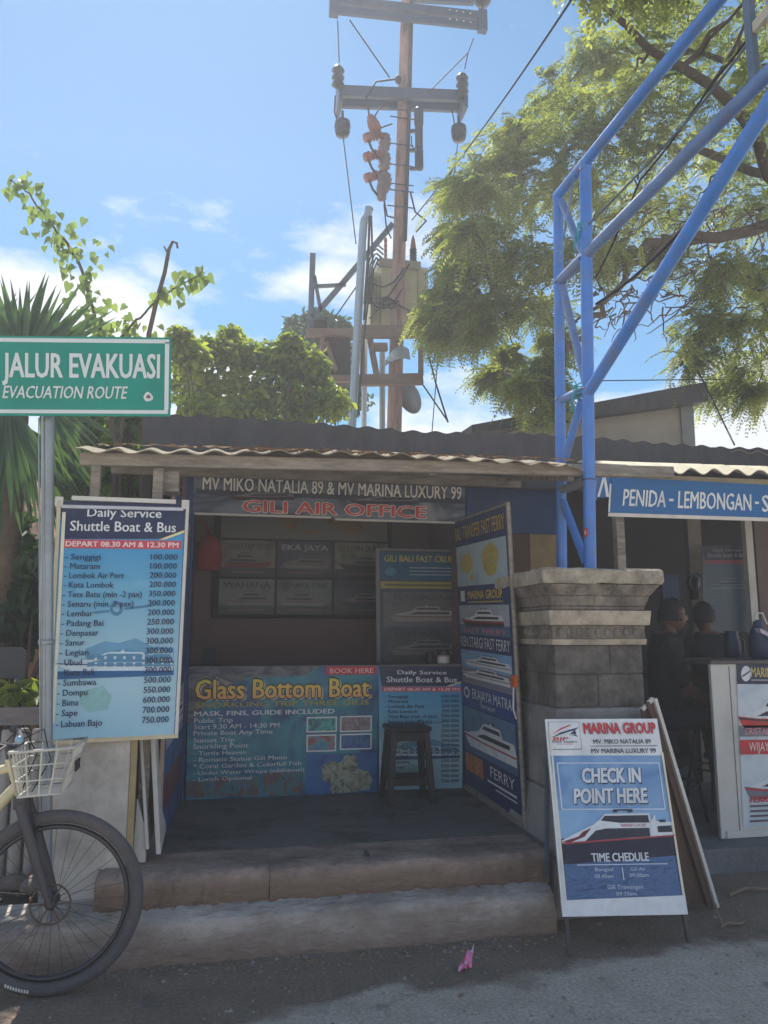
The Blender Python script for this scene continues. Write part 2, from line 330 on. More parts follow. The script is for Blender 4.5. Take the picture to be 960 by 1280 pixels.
def road_material():
    m = bpy.data.materials.new('dusty_road'); m.use_nodes = True; nt = m.node_tree; N = nt.nodes.new; L = nt.links.new
    b = nt.nodes['Principled BSDF']; ge = N('ShaderNodeNewGeometry'); pos = ge.outputs['Position']
    def noise(scale, detail=8, rough=0.6):
        n = N('ShaderNodeTexNoise'); n.inputs['Scale'].default_value = scale; n.inputs['Detail'].default_value = detail; n.inputs['Roughness'].default_value = rough; L(pos, n.inputs['Vector']); return n.outputs[0]
    def ramp(v, a, c):
        r = N('ShaderNodeValToRGB'); e = r.color_ramp.elements; e[0].position, e[0].color = a[0], c[0] + (1,); e[1].position, e[1].color = a[1], c[1] + (1,); L(v, r.inputs[0]); return r.outputs[0]
    base = ramp(noise(5), (0.3, 0.75), (S(182, 168, 151), S(210, 196, 178)))
    fine = ramp(noise(55, 6, .8), (0.35, 0.7), ((0.55,) * 3, (1.18,) * 3))
    mu = N('ShaderNodeMix'); mu.data_type = 'RGBA'; mu.blend_type = 'MULTIPLY'; mu.inputs['Factor'].default_value = 1; L(base, mu.inputs['A']); L(fine, mu.inputs['B'])
    # damp silt collected along the kerb, with a ragged edge
    sp = N('ShaderNodeSeparateXYZ'); L(pos, sp.inputs[0])
    e1 = N('ShaderNodeMath'); e1.operation = 'MULTIPLY_ADD'; e1.inputs[1].default_value = 0.75; L(noise(1.9, 5, 0.5), e1.inputs[0]); L(sp.outputs['Y'], e1.inputs[2])
    e3 = N('ShaderNodeMath'); e3.operation = 'MULTIPLY_ADD'; e3.inputs[1].default_value = -0.10; L(sp.outputs['X'], e3.inputs[0]); L(e1.outputs[0], e3.inputs[2])
    wet = ramp(e3.outputs[0], (0.0, 1.0), ((0,) * 3, (1,) * 3))
    mr = N('ShaderNodeMapRange'); mr.inputs['From Min'].default_value = 3.66; mr.inputs['From Max'].default_value = 3.76; L(e3.outputs[0], mr.inputs['Value'])
    mx = N('ShaderNodeMix'); mx.data_type = 'RGBA'; L(mr.outputs[0], mx.inputs['Factor']); L(mu.outputs['Result'], mx.inputs['A'])
    dk = N('ShaderNodeMix'); dk.data_type = 'RGBA'; dk.blend_type = 'MULTIPLY'; dk.inputs['Factor'].default_value = 1; L(mu.outputs['Result'], dk.inputs['A']); dk.inputs['B'].default_value = (0.44, 0.39, 0.36, 1)
    L(dk.outputs['Result'], mx.inputs['B'])
    # blotches
    bl = ramp(noise(2.6, 9, 0.7), (0.56, 0.66), ((0,) * 3, (0.65,) * 3))
    m3 = N('ShaderNodeMix'); m3.data_type = 'RGBA'; L(bl, m3.inputs['Factor']); L(mx.outputs['Result'], m3.inputs['A']); m3.inputs['B'].default_value = S(84, 78, 74) + (1,)
    L(m3.outputs['Result'], b.inputs['Base Color']); b.inputs['Roughness'].default_value = 0.85
    bp = N('ShaderNodeBump'); bp.inputs['Strength'].default_value = 0.5; bp.inputs['Distance'].default_value = 0.012
    L(noise(45, 8, 0.7), bp.inputs['Height']); L(bp.outputs[0], b.inputs['Normal']); return m
M_road = road_material()
g = MB(); sand = mat('sandy_ground', S(226, 212, 188), 0.9, 0.2, 0.8, 0.3, 20)
g.add([(-900, -900, -0.012), (900, -900, -0.012), (900, 900, -0.012), (-900, 900, -0.012)], [(0, 1, 2, 3)], sand); struct(g.build('ground'))
g = MB(); g.add([(-60, -4, 0), (60, -4, 0), (60, 4.62, 0), (-60, 4.62, 0)], [(0, 1, 2, 3)], M_road); struct(g.build('road'))
soil = mat('dark_soil', S(92, 80, 68), 0.95, 0.4, 5, 0.7, 30, dirt=S(56, 50, 42))
g = MB(); g.box(-14, -0.62, 4.06, 30, -0.5, 0.17, soil); struct(g.build('planting_bed'))

def rough_step(name, x0, x1, prof, m, jit=0.011, n=140, seed=3):
    """a worn concrete step: profile (y, z) swept along x with small dents"""
    r = np.random.default_rng(seed); k = len(prof); vs = []
    low = np.cumsum(r.normal(0, 1, (n + 1, k)), 0); low -= np.linspace(0, 1, n + 1)[:, None] * low[-1]
    low = low / (np.abs(low).max() + 1e-9) * 0.012
    for i in range(n + 1):
        x = x0 + (x1 - x0) * i / n
        for j, (y, z) in enumerate(prof):
            q = 0 if j in (0, k - 1) else 1
            vs.append((x, y + q * (r.normal(0, jit * 0.5) + low[i, j]), z + q * (r.normal(0, jit * 0.3) + 0.6 * low[i, j])))
    fs = [(i * k + j, (i + 1) * k + j, (i + 1) * k + j + 1, i * k + j + 1) for i in range(n) for j in range(k - 1)]
    mb = MB(); mb.add(vs, fs, m, True); mb.add(vs[:k], [tuple(range(k))], m); mb.add(vs[-k:], [tuple(range(k))[::-1]], m)
    return struct(mb.build(name))
kerb_m = mat('worn_kerb_concrete', S(176, 166, 157), 0.9, 0.30, 5, 1.0, 26, dirt=S(128, 112, 102), dirt_amt=0.9, dirt_scale=3.2, stretch=(.6, 1, 1.6))
step_m = mat('stained_step_concrete', S(158, 138, 126), 0.9, 0.36, 5, 1.0, 26, dirt=S(92, 80, 73), dirt_amt=0.95, dirt_scale=3, stretch=(.6, 1, 1.6))
def muddy(m, z_lo, z_hi, col):
    nt = m.node_tree; N = nt.nodes.new; L = nt.links.new; b = nt.nodes['Principled BSDF']; old = b.inputs['Base Color'].links[0].from_socket
    ge = N('ShaderNodeNewGeometry'); sp = N('ShaderNodeSeparateXYZ'); L(ge.outputs['Position'], sp.inputs[0])
    n = N('ShaderNodeTexNoise'); n.inputs['Scale'].default_value = 6; n.inputs['Detail'].default_value = 8; n.inputs['Roughness'].default_value = .7; L(ge.outputs['Position'], n.inputs['Vector'])
    ma = N('ShaderNodeMath'); ma.operation = 'MULTIPLY_ADD'; ma.inputs[1].default_value = (z_hi - z_lo) * 1.6; L(n.outputs[0], ma.inputs[0]); L(sp.outputs['Z'], ma.inputs[2])
    mr = N('ShaderNodeMapRange'); mr.inputs['From Min'].default_value = z_lo + (z_hi - z_lo) * .8; mr.inputs['From Max'].default_value = z_hi + (z_hi - z_lo) * .8; mr.inputs['To Min'].default_value = .85; mr.inputs['To Max'].default_value = 0; L(ma.outputs[0], mr.inputs['Value'])
    mx = N('ShaderNodeMix'); mx.data_type = 'RGBA'; L(mr.outputs[0], mx.inputs['Factor']); L(old, mx.inputs['A']); mx.inputs['B'].default_value = col + (1,); L(mx.outputs['Result'], b.inputs['Base Color'])
muddy(kerb_m, .02, .17, S(132, 112, 99)); muddy(step_m, .27, .345, S(124, 104, 91))
KP = [(4.2, -0.05), (3.900, -0.05), (3.906, 0.03), (3.914, 0.09), (3.924, 0.150), (3.932, 0.170), (3.950, 0.182), (3.985, 0.192), (4.06, 0.208), (4.2, 0.215)]
KJ = [-9, -5.2, -2.3, 1.70]
for i in range(3): rough_step('kerb', KJ[i] + .004, KJ[i + 1] - .003, KP, kerb_m, seed=30 + i, n=110 if i == 2 else 60)
SP = [(4.4, 0.15), (4.044, 0.18), (4.04, 0.24), (4.038, 0.30), (4.045, 0.335), (4.07, 0.352), (4.13, 0.356), (4.4, 0.356)]
for i, (a, b) in enumerate(((-.56, .2555), (.2585, 1.72))): rough_step('step', a, b, SP, step_m, seed=5 + i, n=60)
floor_m = mat('kiosk_floor_cement', S(116, 110, 108), 0.55, 0.25, 2.2, 0.3, 25, dirt=S(40, 38, 38), dirt_amt=0.95, dirt_scale=2.2, stretch=(.9, 1.1, 1))
g = MB(); g.box(-0.56, 2.6, 4.16, 7.4, -0.3, 0.351, floor_m); struct(g.build('floor'))
floor2 = mat('grey_platform_cement', S(112, 116, 120), 0.8, 0.2, 3, 0.4, 30, dirt=S(60, 58, 56))
g = MB(); g.box(2.62, 7.5, 4.60, 7.6, -0.3, 0.15, floor2); struct(g.build('neighbour_floor'))

# ================================================================== BUILDINGS
def corrugated(mb, x0, x1, y0, z0, y1, z1, m, pitch=0.177, amp=0.012, th=0.007, seed=1, sag=0.012, lip=0.0, tilt=0.0):
    r = np.random.default_rng(seed); n = int((x1 - x0) / pitch * 10); ky = 7; vs = []
    sheet = {}
    for layer in (0, 1):
        for j in range(ky):
            t = (0, .06, .12, .17, .35, .65, 1)[j]
            for i in range(n + 1):
                x = x0 + (x1 - x0) * i / n; k = int((x - x0) // 0.95)
                if k not in sheet: sheet[k] = r.normal(0, 0.006, 3)
                s_ = sheet[k]; edge = -0.02 * s_[0] / 0.006 * 0.6 if j == 0 else 0
                z = z0 + tilt * (x - x0) / (x1 - x0) + (z1 - z0) * t + amp * math.sin(2 * math.pi * (x - x0) / pitch) + s_[1] + sag * math.sin(x * 2.1) * (1 - t) - lip * max(0, 1 - t * 6)
                vs.append((x, y0 + (y1 - y0) * t + edge, z - layer * th))
    W = n + 1; K = W * ky
    fs = [(j * W + i, j * W + i + 1, (j + 1) * W + i + 1, (j + 1) * W + i) for j in range(ky - 1) for i in range(n)]
    fb = [tuple(K + q for q in f[::-1]) for f in fs]
    ed = [(i + 1, i, K + i, K + i + 1) for i in range(n)] + [((ky - 1) * W + i, (ky - 1) * W + i + 1, K + (ky - 1) * W + i + 1, K + (ky - 1) * W + i) for i in range(n)]
    sd_ = [(j * W, (j + 1) * W, K + (j + 1) * W, K + j * W) for j in range(ky - 1)] + [((j + 1) * W + n, j * W + n, K + j * W + n, K + (j + 1) * W + n) for j in range(ky - 1)]
    mb.add(vs, fs + fb, m, True); b = vs
    mb.add(vs, ed + sd_, m)

# ---- the long dark roofed building behind both kiosks
dark_sheet = mat('dark_stained_sheet', S(72, 70, 74), 0.8, 0.22, 3, 0.3, 40, dirt=S(50, 48, 50), dirt_amt=0.7, stretch=(3, 1, 1))
bd = thing('market_building', (2.4, 6.6, 0), 'long low building with a dark weathered fascia and wavy roof edge above both kiosks', 'building')
m = MB(); n_ = 900; r5 = np.random.default_rng(6); wv = [3.05 + .009 * math.sin(2 * math.pi * i * 7.51 / n_ / .177) + .012 * math.sin(i * .021) + (.006 * math.sin(i // 110 * 2.3)) for i in range(n_ + 1)]
xs_ = [-0.61 + 7.51 * i / n_ for i in range(n_ + 1)]
for y_, fl_ in ((5.60, 0), (5.607, 1)):
    m.add([(x_, y_ + .02 * math.sin(2 * math.pi * (x_ + .61) / .177) * 0, 2.62) for x_ in xs_] + [(x_, y_, z_) for x_, z_ in zip(xs_, wv)], [((i, i + 1, n_ + 2 + i, n_ + 1 + i) if not fl_ else (i + 1, i, n_ + 1 + i, n_ + 2 + i)) for i in range(n_)], dark_sheet)
m.add([(x_, 5.60, z_) for x_, z_ in zip(xs_, wv)] + [(x_, 5.607, z_) for x_, z_ in zip(xs_, wv)], [(i, i + 1, n_ + 2 + i, n_ + 1 + i) for i in range(n_)], asbestos)
m.box(-0.61, 6.9, 5.62, 5.66, 2.62, 2.98, dark_sheet); m.box(-0.61, -0.55, 5.66, 8.2, 2.4, 2.95, dark_sheet); m.build('fascia', bd)
m = MB(); corrugated(m, -0.62, 6.95, 5.615, 3.015, 8.4, 2.80, asbestos, seed=4); m.build('roof', bd)
wall_b = mat('market_wall_plaster', S(120, 108, 104), 0.9, 0.15, 2, 0.2, 20, dirt=S(80, 70, 66))
m = MB(); m.box(-0.6, 6.9, 7.62, 7.75, 0, 2.78, wall_b); m.build('wall', bd)

# ---- far building with a sloping roof, right of the mast
fb = thing('far_building', (6.9, 10.5, 0), 'pale wall under a dark sloping roof rising above the long building, behind the blue posts', 'building')
Y = 8.6
tl, tr_, br_ = P(600, 527, y=Y), P(882, 476, y=Y), P(868, 545, y=Y)
wl = MB(); a, b_ = P(640, 560, y=Y + .25), P(866, 560, y=Y + .25)
a2, b2 = P(640, 524, y=Y + .25), P(866, 494, y=Y + .25)
wl.hexa([(a[0], a[1], 0), (b_[0], b_[1], 0), (b_[0], b_[1] + 3, 0), (a[0], a[1] + 3, 0), a2, b2, b2 + np.array([0, 3, 0]), a2 + np.array([0, 3, 0])], mat('pale_render', S(146, 140, 130), 0.9, 0.08, 3, 0.1, dirt=S(118, 112, 104)))
wl.box(b_[0] - .16, b_[0] + .02, b_[1] - 0.03, b_[1] + .1, 0, P(866, 498, y=Y + .25)[2], mat('grey_corner_post', S(120, 122, 124), 0.8))
wl.build('wall', fb)
m = MB(); rl, rr = P(590, 531, y=Y), P(884, 477, y=Y); t = np.array([0, 0, -.17])
m.hexa([rl + t * .6, rr + t * 1.5, rr + t * 1.5 + np.array([.1, 3.6, .2]), rl + t * .6 + np.array([0, 3.6, .2]), rl, rr, rr + np.array([.1, 3.6, .2]), rl + np.array([0, 3.6, .2])], dark_sheet); m.build('roof', fb)

# ---- ticket kiosk
KX0, KX1, KY = -0.235, 1.785, 5.75
inner = mat('mauve_interior_wall', S(130, 106, 107), 0.85, 0.1, 2, 0.1, 20, dirt=S(110, 92, 92))
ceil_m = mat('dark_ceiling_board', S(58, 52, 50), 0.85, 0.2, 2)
blue_paint = mat('blue_painted_board', S(38, 66, 112), 0.6, 0.2, 3, 0.1, dirt=S(40, 46, 60))
brown_board = mat('brown_board_wall', S(92, 66, 56), 0.8, 0.25, 3, 0.2, dirt=S(50, 40, 40))
yellow_board = mat('ochre_board', S(150, 128, 92), 0.8, 0.2, 3, 0.2, dirt=S(80, 66, 52))
kk = thing('ticket_kiosk', (0.78, 5.75, 0.351), 'open fronted boat ticket kiosk with a corrugated canopy and two open shutter doors', 'kiosk')
m = MB(); m.box(-0.34, 1.98, 7.20, 7.26, 0.351, 2.80, inner); m.build('back_wall', kk)
m = MB(); m.box(-0.34, -0.28, 5.78, 7.195, 0.351, 2.80, inner); m.build('side_wall', kk)
m = MB(); m.box(1.92, 1.98, 5.78, 7.195, 0.351, 2.80, inner); m.build('side_wall', kk)
m = MB(); m.box(-0.34, 1.98, 5.70, 7.26, 2.805, 2.83, ceil_m); m.build('ceiling', kk)
m = MB(); m.box(-0.30, -0.238, 5.70, 5.775, 0.353, 2.79, blue_paint); m.build('front_frame', kk, bevel=.003); m = MB(); m.box(1.80, 1.83, 5.72, 5.775, 0.353, 2.79, blue_paint); m.build('front_frame', kk, bevel=.003)
m = MB(); m.box(1.84, 2.60, 5.73, 5.77, 2.28, 2.79, blue_paint); m.build('header_panel', kk)
m = MB(); m.box(1.84, 2.36, 5.74, 5.77, 0.353, 2.277, brown_board); m.build('front_panel', kk)
m = MB(); m.box(2.363, 2.60, 5.735, 5.77, 0.353, 2.277, yellow_board); m.build('front_panel', kk)
# canopy
m = MB(); corrugated(m, -0.835, 2.19, 4.27, 2.497, 5.58, 2.745, asbestos, seed=9, lip=.017, tilt=.042); m.build('canopy_roof', kk)
m = MB(); m.bar((-0.80, 4.36, 2.436), (2.78, 4.36, 2.512), 0.05, 0.072, wood_old); m.build('roof_beam', kk, bevel=.006)
m = MB(); m.bar((-0.80, 5.50, 2.63), (2.2, 5.50, 2.64), 0.05, 0.08, wood_old)
for x in (-0.62, 0.3, 1.2, 2.1): m.bar((x, 4.40, 2.462), (x, 5.55, 2.69), 0.04, 0.05, wood_old)
m.build('rafter', kk)
p1, p2 = P(120, 600, y=4.36), P(198, 600, y=4.36)
for p, w, zb in ((p1, .05, .98), (p2, .055, .353)):
    m = MB(); m.box(p[0] - w / 2, p[0] + w / 2, 4.335, 4.385, zb, 2.401, wood_old); m.build('post', kk, bevel=.004)
q = P(214, 597, y=4.42); m = MB(); m.box(q[0] - .055, q[0] + .045, 4.39, 4.52, 2.28, 2.400, wood_old); m.build('wood_block', kk, bevel=.004)
# blocks under the roof on the far side (zig-zag flap end)
# --- right shutter door, swung open towards the street
def hull(c): return ink(c)
XD = lambda y, z: np.array([1.794 - .006 * (5.715 - y) - .030 * (z - .37), y, z])
bl, br, tr, tl = XD(5.715, .372), XD(4.55, .362), XD(4.55, 2.314), XD(5.715, 2.36)
dr = MB(); dr.quadsheet(bl, br, tr, tl, 0.022, wood_old); door = dr.build('door', kk)
sh = Sheet(bl + (tl - bl) * .012, br + (tr - br) * .012 + (bl - br) * .02, tr + (tl - tr) * .02 - (tr - br) * .008, tl - (tl - bl) * .008, [(0, 0), (100, 0), (100, 200), (0, 200)])
navy = ink((28, 48, 98)); white = ink((226, 228, 230)); yel = ink((224, 196, 74)); redi = ink((196, 46, 52)); blk = ink((22, 24, 32)); gold = ink((206, 176, 70))
sh.base(navy)
sh.text('BALI TRANSFER FAST FERRY', 2, 5, 97, 15, gold, 3, .01)
sea_pale = picture('pale_sea_print', [(150, 176, 190), (176, 196, 204), (160, 186, 198)], 5)
sh.rect(2, 20, 98, 51, sea_pale, 1)
land = picture('map_land_print', [(168, 150, 72), (196, 176, 90), (150, 150, 92)], 18)
for cx, cy, rx, ry in ((24, 34, 15, 9), (70, 34, 16, 13), (34, 45, 5, 3)):
    k = 16; sh.poly([(cx + rx * (0.75 + 0.3 * rnd.random()) * math.cos(2 * math.pi * i / k), cy + ry * (0.75 + 0.3 * rnd.random()) * math.sin(2 * math.pi * i / k)) for i in range(k)], land, 2)
sh.rect(8, 54.5, 17, 62.5, white, 2); sh.text('MARINA GROUP', 24, 55, 88, 61, yel, 3, .01); sh.rect(24, 62.8, 88, 63.6, gold, 2)
sky_print = picture('grey_sky_print', [(150, 162, 176), (172, 180, 190), (140, 154, 170)], 4)
sea_print = picture('sea_print', [(52, 84, 120), (80, 116, 150), (44, 70, 104)], 22, 6, (1, 1, 3))
sh.rect(3, 65.5, 97, 80, sky_print, 1); sh.rect(3, 80, 97, 87, sea_print, 1); sh.boat(8, 68, 80, 14, ink((54, 30, 40)), white, blk, redi, 2); sh.text('FAST FERRY', 12, 82.5, 92, 86, ink((214, 120, 130)), 3)
sh.text('KEN STARGI FAST FERRY', 5, 89, 96, 96.5, white, 3)
sh.rect(3, 99, 97, 112, picture('blue_sky_print', [(96, 150, 196), (130, 176, 210), (84, 138, 186)], 4), 1); sh.rect(3, 112, 97, 124, picture('dusk_sea_print', [(150, 110, 120), (120, 130, 150), (96, 110, 140)], 20, 6, (1, 1, 3)), 1)
sh.boat(8, 101, 88, 10, white, white, blk, ink((70, 90, 120)), 2); sh.boat(4, 110, 90, 10, white, white, blk, ink((90, 60, 70)), 6)
blue2 = ink((40, 70, 140)); sh.rect(0, 124.5, 100, 141, blue2, 1); sh.disc(12, 131, 6, 4.2, white, 2); sh.disc(12, 131, 4, 2.6, blue2, 3)
sh.text('EKAJAYA MATRA', 24, 127, 94, 134, white, 3); sh.text('FAST BOAT', 40, 136.5, 66, 139, white, 3)
sh.rect(3, 142, 97, 160, picture('storm_sky_print', [(70, 104, 140), (96, 130, 160), (60, 92, 128)], 4), 1); sh.rect(3, 160, 97, 174, sea_print, 1); sh.boat(3, 147, 94, 24, white, white, blk, ink((180, 70, 76)), 2)
sh.rect(3, 176, 38, 189, picture('orange_print', [(180, 92, 40), (214, 130, 60), (90, 60, 70)], 14), 1)
sh.text('FERRY', 52, 177, 92, 184, white, 3); sh.rect(46, 187, 94, 188.4, white, 2); sh.rect(60, 190.5, 94, 191.4, white, 2)
sh.build('print', door)
m = MB(); m.tube([br + np.array([0, -.012, 0]), tr + np.array([0, -.012, 0])], .014, wood_old, 6); m.bar(bl + np.array([-.006, 0, 0]), br + np.array([-.006, 0, 0]), .02, .03, wood_old); m.build('frame', door)
ob = MB(); hp = br + (tr - br) * .43; ob.box(hp[0] - .03, hp[0] - .005, hp[1] - .035, hp[1] + .02, hp[2] - .03, hp[2] + .04, mat('orange_plastic', S(206, 92, 40), .4)); ob.tube([hp + np.array([-.02, 0, -.03]), hp + np.array([-.03, -.01, -.16]), hp + np.array([-.01, -.01, -.22])], .006, white_trim, 6); ob.build('handle', door)
# --- left shutter door, seen almost edge on
bl, br, tr, tl = np.array([-0.30, 4.53, .362]), np.array([-0.262, 5.70, .362]), np.array([-0.262, 5.70, 2.36]), np.array([-0.30, 4.53, 2.32])
dl = MB(); dl.quadsheet(bl, br, tr, tl, .022, mat('door_edge_wood', S(170, 146, 130), .7, .2, 8, .3)); d2 = dl.build('door', kk)
s2 = Sheet(bl, br, tr, tl, [(0, 0), (100, 0), (100, 200), (0, 200)]); s2.base(picture('blue_poster_print', [(44, 74, 132), (66, 100, 160), (34, 56, 108)], 4))
s2.rect(5, 120, 95, 150, sky_print, 1); s2.boat(8, 124, 84, 22, white, white, blk, redi, 2); s2.rect(5, 165, 95, 184, ink((112, 48, 56)), 1); s2.rect(5, 10, 95, 40, ink((150, 156, 168)), 1); s2.text('MARINA GROUP', 10, 18, 90, 30, redi, 3); s2.rect(5, 60, 95, 100, sea_print, 1)
s2.build('print', d2)

# ---- banner over the opening
def flat_sheet(name, bl, br, tr, tl, th, m, label, cat, group=None, src=None):
    c = (np.asarray(bl) + np.asarray(br)) / 2
    t = thing(name, c, label, cat, group)
    mb = MB(); mb.quadsheet(bl, br, tr, tl, th, m); mb.build('backing', t)
    return t, Sheet(bl, br, tr, tl, src)
def src_rect(x0, y0, x1, y1): return [(x0, y0), (x1, y0), (x1, y1), (x0, y1)]
Y = 5.70
bl, br, tr, tl = P(241, 641, y=Y), P(581, 653, y=Y), P(582, 588, y=Y), P(243, 574, y=Y)
t, s = flat_sheet('shop_banner', bl, br, tr, tl, .006, ink((60, 64, 78)), 'wide dark banner over the kiosk opening with white serif letters and red outlined capitals', 'banner', 'printed banners', src=[(243, 574), (582, 588), (581, 653), (241, 641)])
s.base(picture('banner_cloud_print', [(66, 78, 104), (116, 124, 142), (54, 64, 90), (140, 146, 156)], 2.2, 4, (1, 1, 2)))
s.rect(245, 617, 579, 624, picture('banner_sea_print', [(30, 36, 56), (60, 66, 84), (36, 42, 64)], 9, 5, (1, 1, 4)), 1)
s.boat(282, 612, 80, 14, ink((52, 36, 52)), ink((120, 124, 136)), blk, ink((110, 40, 52)), 1); s.boat(430, 616, 90, 16, ink((40, 44, 66)), ink((120, 124, 136)), blk, ink((80, 40, 60)), 1)
wt = ink((232, 230, 226)); dk = ink((20, 20, 26)); rd = ink((206, 62, 58))
s.text('MARINA GROUP', 356, 588, 500, 599, ink((190, 44, 50)), 3, .03); s.rect(330, 584, 346, 588.5, wt, 2)
s.text('MV MIKO NATALIA 89 & MV MARINA LUXURY 99', 252.5, 602.5, 576, 618.5, wt, 6, .022, edge=dk, edge_w=.05, skew=0)
s.text('GILI AIR OFFICE', 300, 629.5, 529, 643.5, rd, 6, .02, edge=wt, edge_w=.035)
s.build('print', t)
for p in (P(330, 642, y=Y - .01), P(500, 649, y=Y - .01)): mb = MB(); mb.box(p[0] - .5, p[0] + .498, Y - .004, Y + .004, p[2] - .022, p[2] - .006, white_trim); mb.build('batten', t)

# ---- counter
ct = thing('ticket_counter', (0.78, 5.95, .351), 'waist high ticket counter across the kiosk opening, hung with two printed banners', 'counter')
m = MB(); m.box(KX0 + .004, KX1 - .004, 5.765, 5.80, .353, 1.235, blue_paint); m.build('front_board', ct)
m = MB(); m.box(KX0 + .004, KX1 - .004, 5.755, 6.22, 1.236, 1.262, mat('worn_counter_top', S(120, 108, 102), .6, .2, 5)); m.build('countertop', ct, bevel=.004)
m = MB()
for x in (KX0 + .03, .75, KX1 - .05): m = MB(); m.box(x, x + .04, 6.15, 6.19, .353, 1.235, wood_dark); m.build('leg', ct)
# glass bottom boat banner (drawn in the units of a close view of it)
Y = 5.752
qs = [P(232, 1000, y=Y), P(471, 990, y=Y), P(473, 832, y=Y), P(236, 834, y=Y)]
t, s = flat_sheet('snorkelling_banner', *qs, .004, ink((60, 70, 80)), 'underwater themed counter banner with a large yellow title and a white trip list', 'banner', 'printed banners', src=[(12, 15), (932, 12), (928, 622), (5, 648)])
s.base(picture('underwater_print', [(26, 62, 110), (30, 98, 134), (54, 140, 154), (28, 78, 132), (66, 102, 156)], 2.6, 6))
s.poly([(12, 15), (640, 14), (560, 60), (300, 66), (120, 130), (60, 260), (10, 300)], picture('foam_print', [(46, 54, 68), (108, 110, 118), (38, 50, 72), (140, 136, 134)], 6, 8, (1, 1, 2)), 1)
s.rect(670, 14, 922, 56, ink((196, 40, 62)), 2); s.text('BOOK HERE', 688, 24, 905, 48, ink((232, 190, 190)), 4, .02)
gold_g = gradient('gold_title_print', P(400, 877, y=Y)[2], P(400, 848, y=Y)[2], [(224, 150, 110), (236, 190, 90), (222, 208, 84)], .1, 9)
s.text('Glass Bottom Boat', 45, 76, 885, 166, gold_g, 7, .022, edge=ink((26, 22, 16)), edge_w=.05)
s.text('Glass Bottom Boat', 53, 83, 893, 173, ink((190, 180, 160)), 4, .05)
s.text('SNORKLING TRIP THREE GILIS', 45, 183, 885, 207, ink((166, 158, 62)), 5, .02)
s.text('MASK, FINS, GUIDE INCLUDED', 40, 226, 712, 248, ink((220, 226, 232)), 5, .02)
rows = [('Public Trip', 40, 220, 262, 284), ('Start 9.30 AM - 14:30 PM', 40, 443, 290, 312), ('Private Boat Any Time', 38, 410, 320, 342), ('Sunset Trip', 38, 230, 356, 377), ('Snorkling Point', 36, 295, 384, 406), ('- Turtle Heaven', 40, 285, 418, 437), ('- Romatic Statue Gili Meno', 40, 480, 446, 466), ('* Coral Garden & Colorfull Fish', 38, 550, 476, 496), ('- Under Water Wrope (additional)', 38, 565, 508, 526), ('- Lunch Optional', 38, 312, 540, 558)]
for tx, x0, x1, y0, y1 in rows: s.text(tx, x0, y0, x1, y1, ink((206, 214, 222)), 5, .012)
thumbs = [((575, 260, 725, 335), [(40, 130, 130), (90, 180, 170), (30, 90, 110), (150, 200, 190)]), ((740, 256, 900, 335), [(90, 104, 140), (150, 140, 150), (120, 90, 96), (180, 180, 190)]), ((575, 345, 722, 428), [(50, 110, 150), (90, 150, 170), (170, 90, 70), (60, 80, 110)]), ((740, 342, 900, 420), [(40, 80, 140), (70, 120, 170), (30, 60, 110)])]
for i, ((x0, y0, x1, y1), cols) in enumerate(thumbs):
    s.rect(x0, y0, x1, y1, white, 3); s.rect(x0 + 7, y0 + 7, x1 - 7, y1 - 7, picture('reef_photo_print_%d' % i, cols, 14, 6), 4)
s.poly([(575, 440), (928, 436), (926, 620), (575, 634)], picture('deep_blue_print', [(24, 70, 130), (40, 110, 170), (30, 90, 150)], 5), 2)
statue = picture('reef_statue_print', [(60, 66, 60), (130, 132, 110), (160, 168, 150), (40, 52, 60)], 20, 7)
for pts in ([(650, 500), (690, 470), (740, 480), (760, 460), (820, 455), (830, 500), (800, 520), (760, 530), (700, 580), (655, 560)], [(740, 540), (800, 505), (880, 520), (905, 560), (890, 610), (770, 622), (700, 624), (690, 600)], [(760, 450), (790, 440), (822, 452), (826, 500), (790, 515), (762, 495)]): s.poly(pts, statue, 3 + len(s.mb.f) % 7)
for i, (x0, x1) in enumerate(((8, 125), (135, 350), (370, 560))): s.poly([(x0, 560 - i * 18), (x1, 556 - i * 18), (x1, 632 - i * 3), (x0, 640 - i * 3)], picture('reef_strip_print_%d' % i, [(24, 60, 90), (60, 120, 130), (110, 70, 70), (40, 90, 120)], 12, 6), 2)
s.build('print', t)

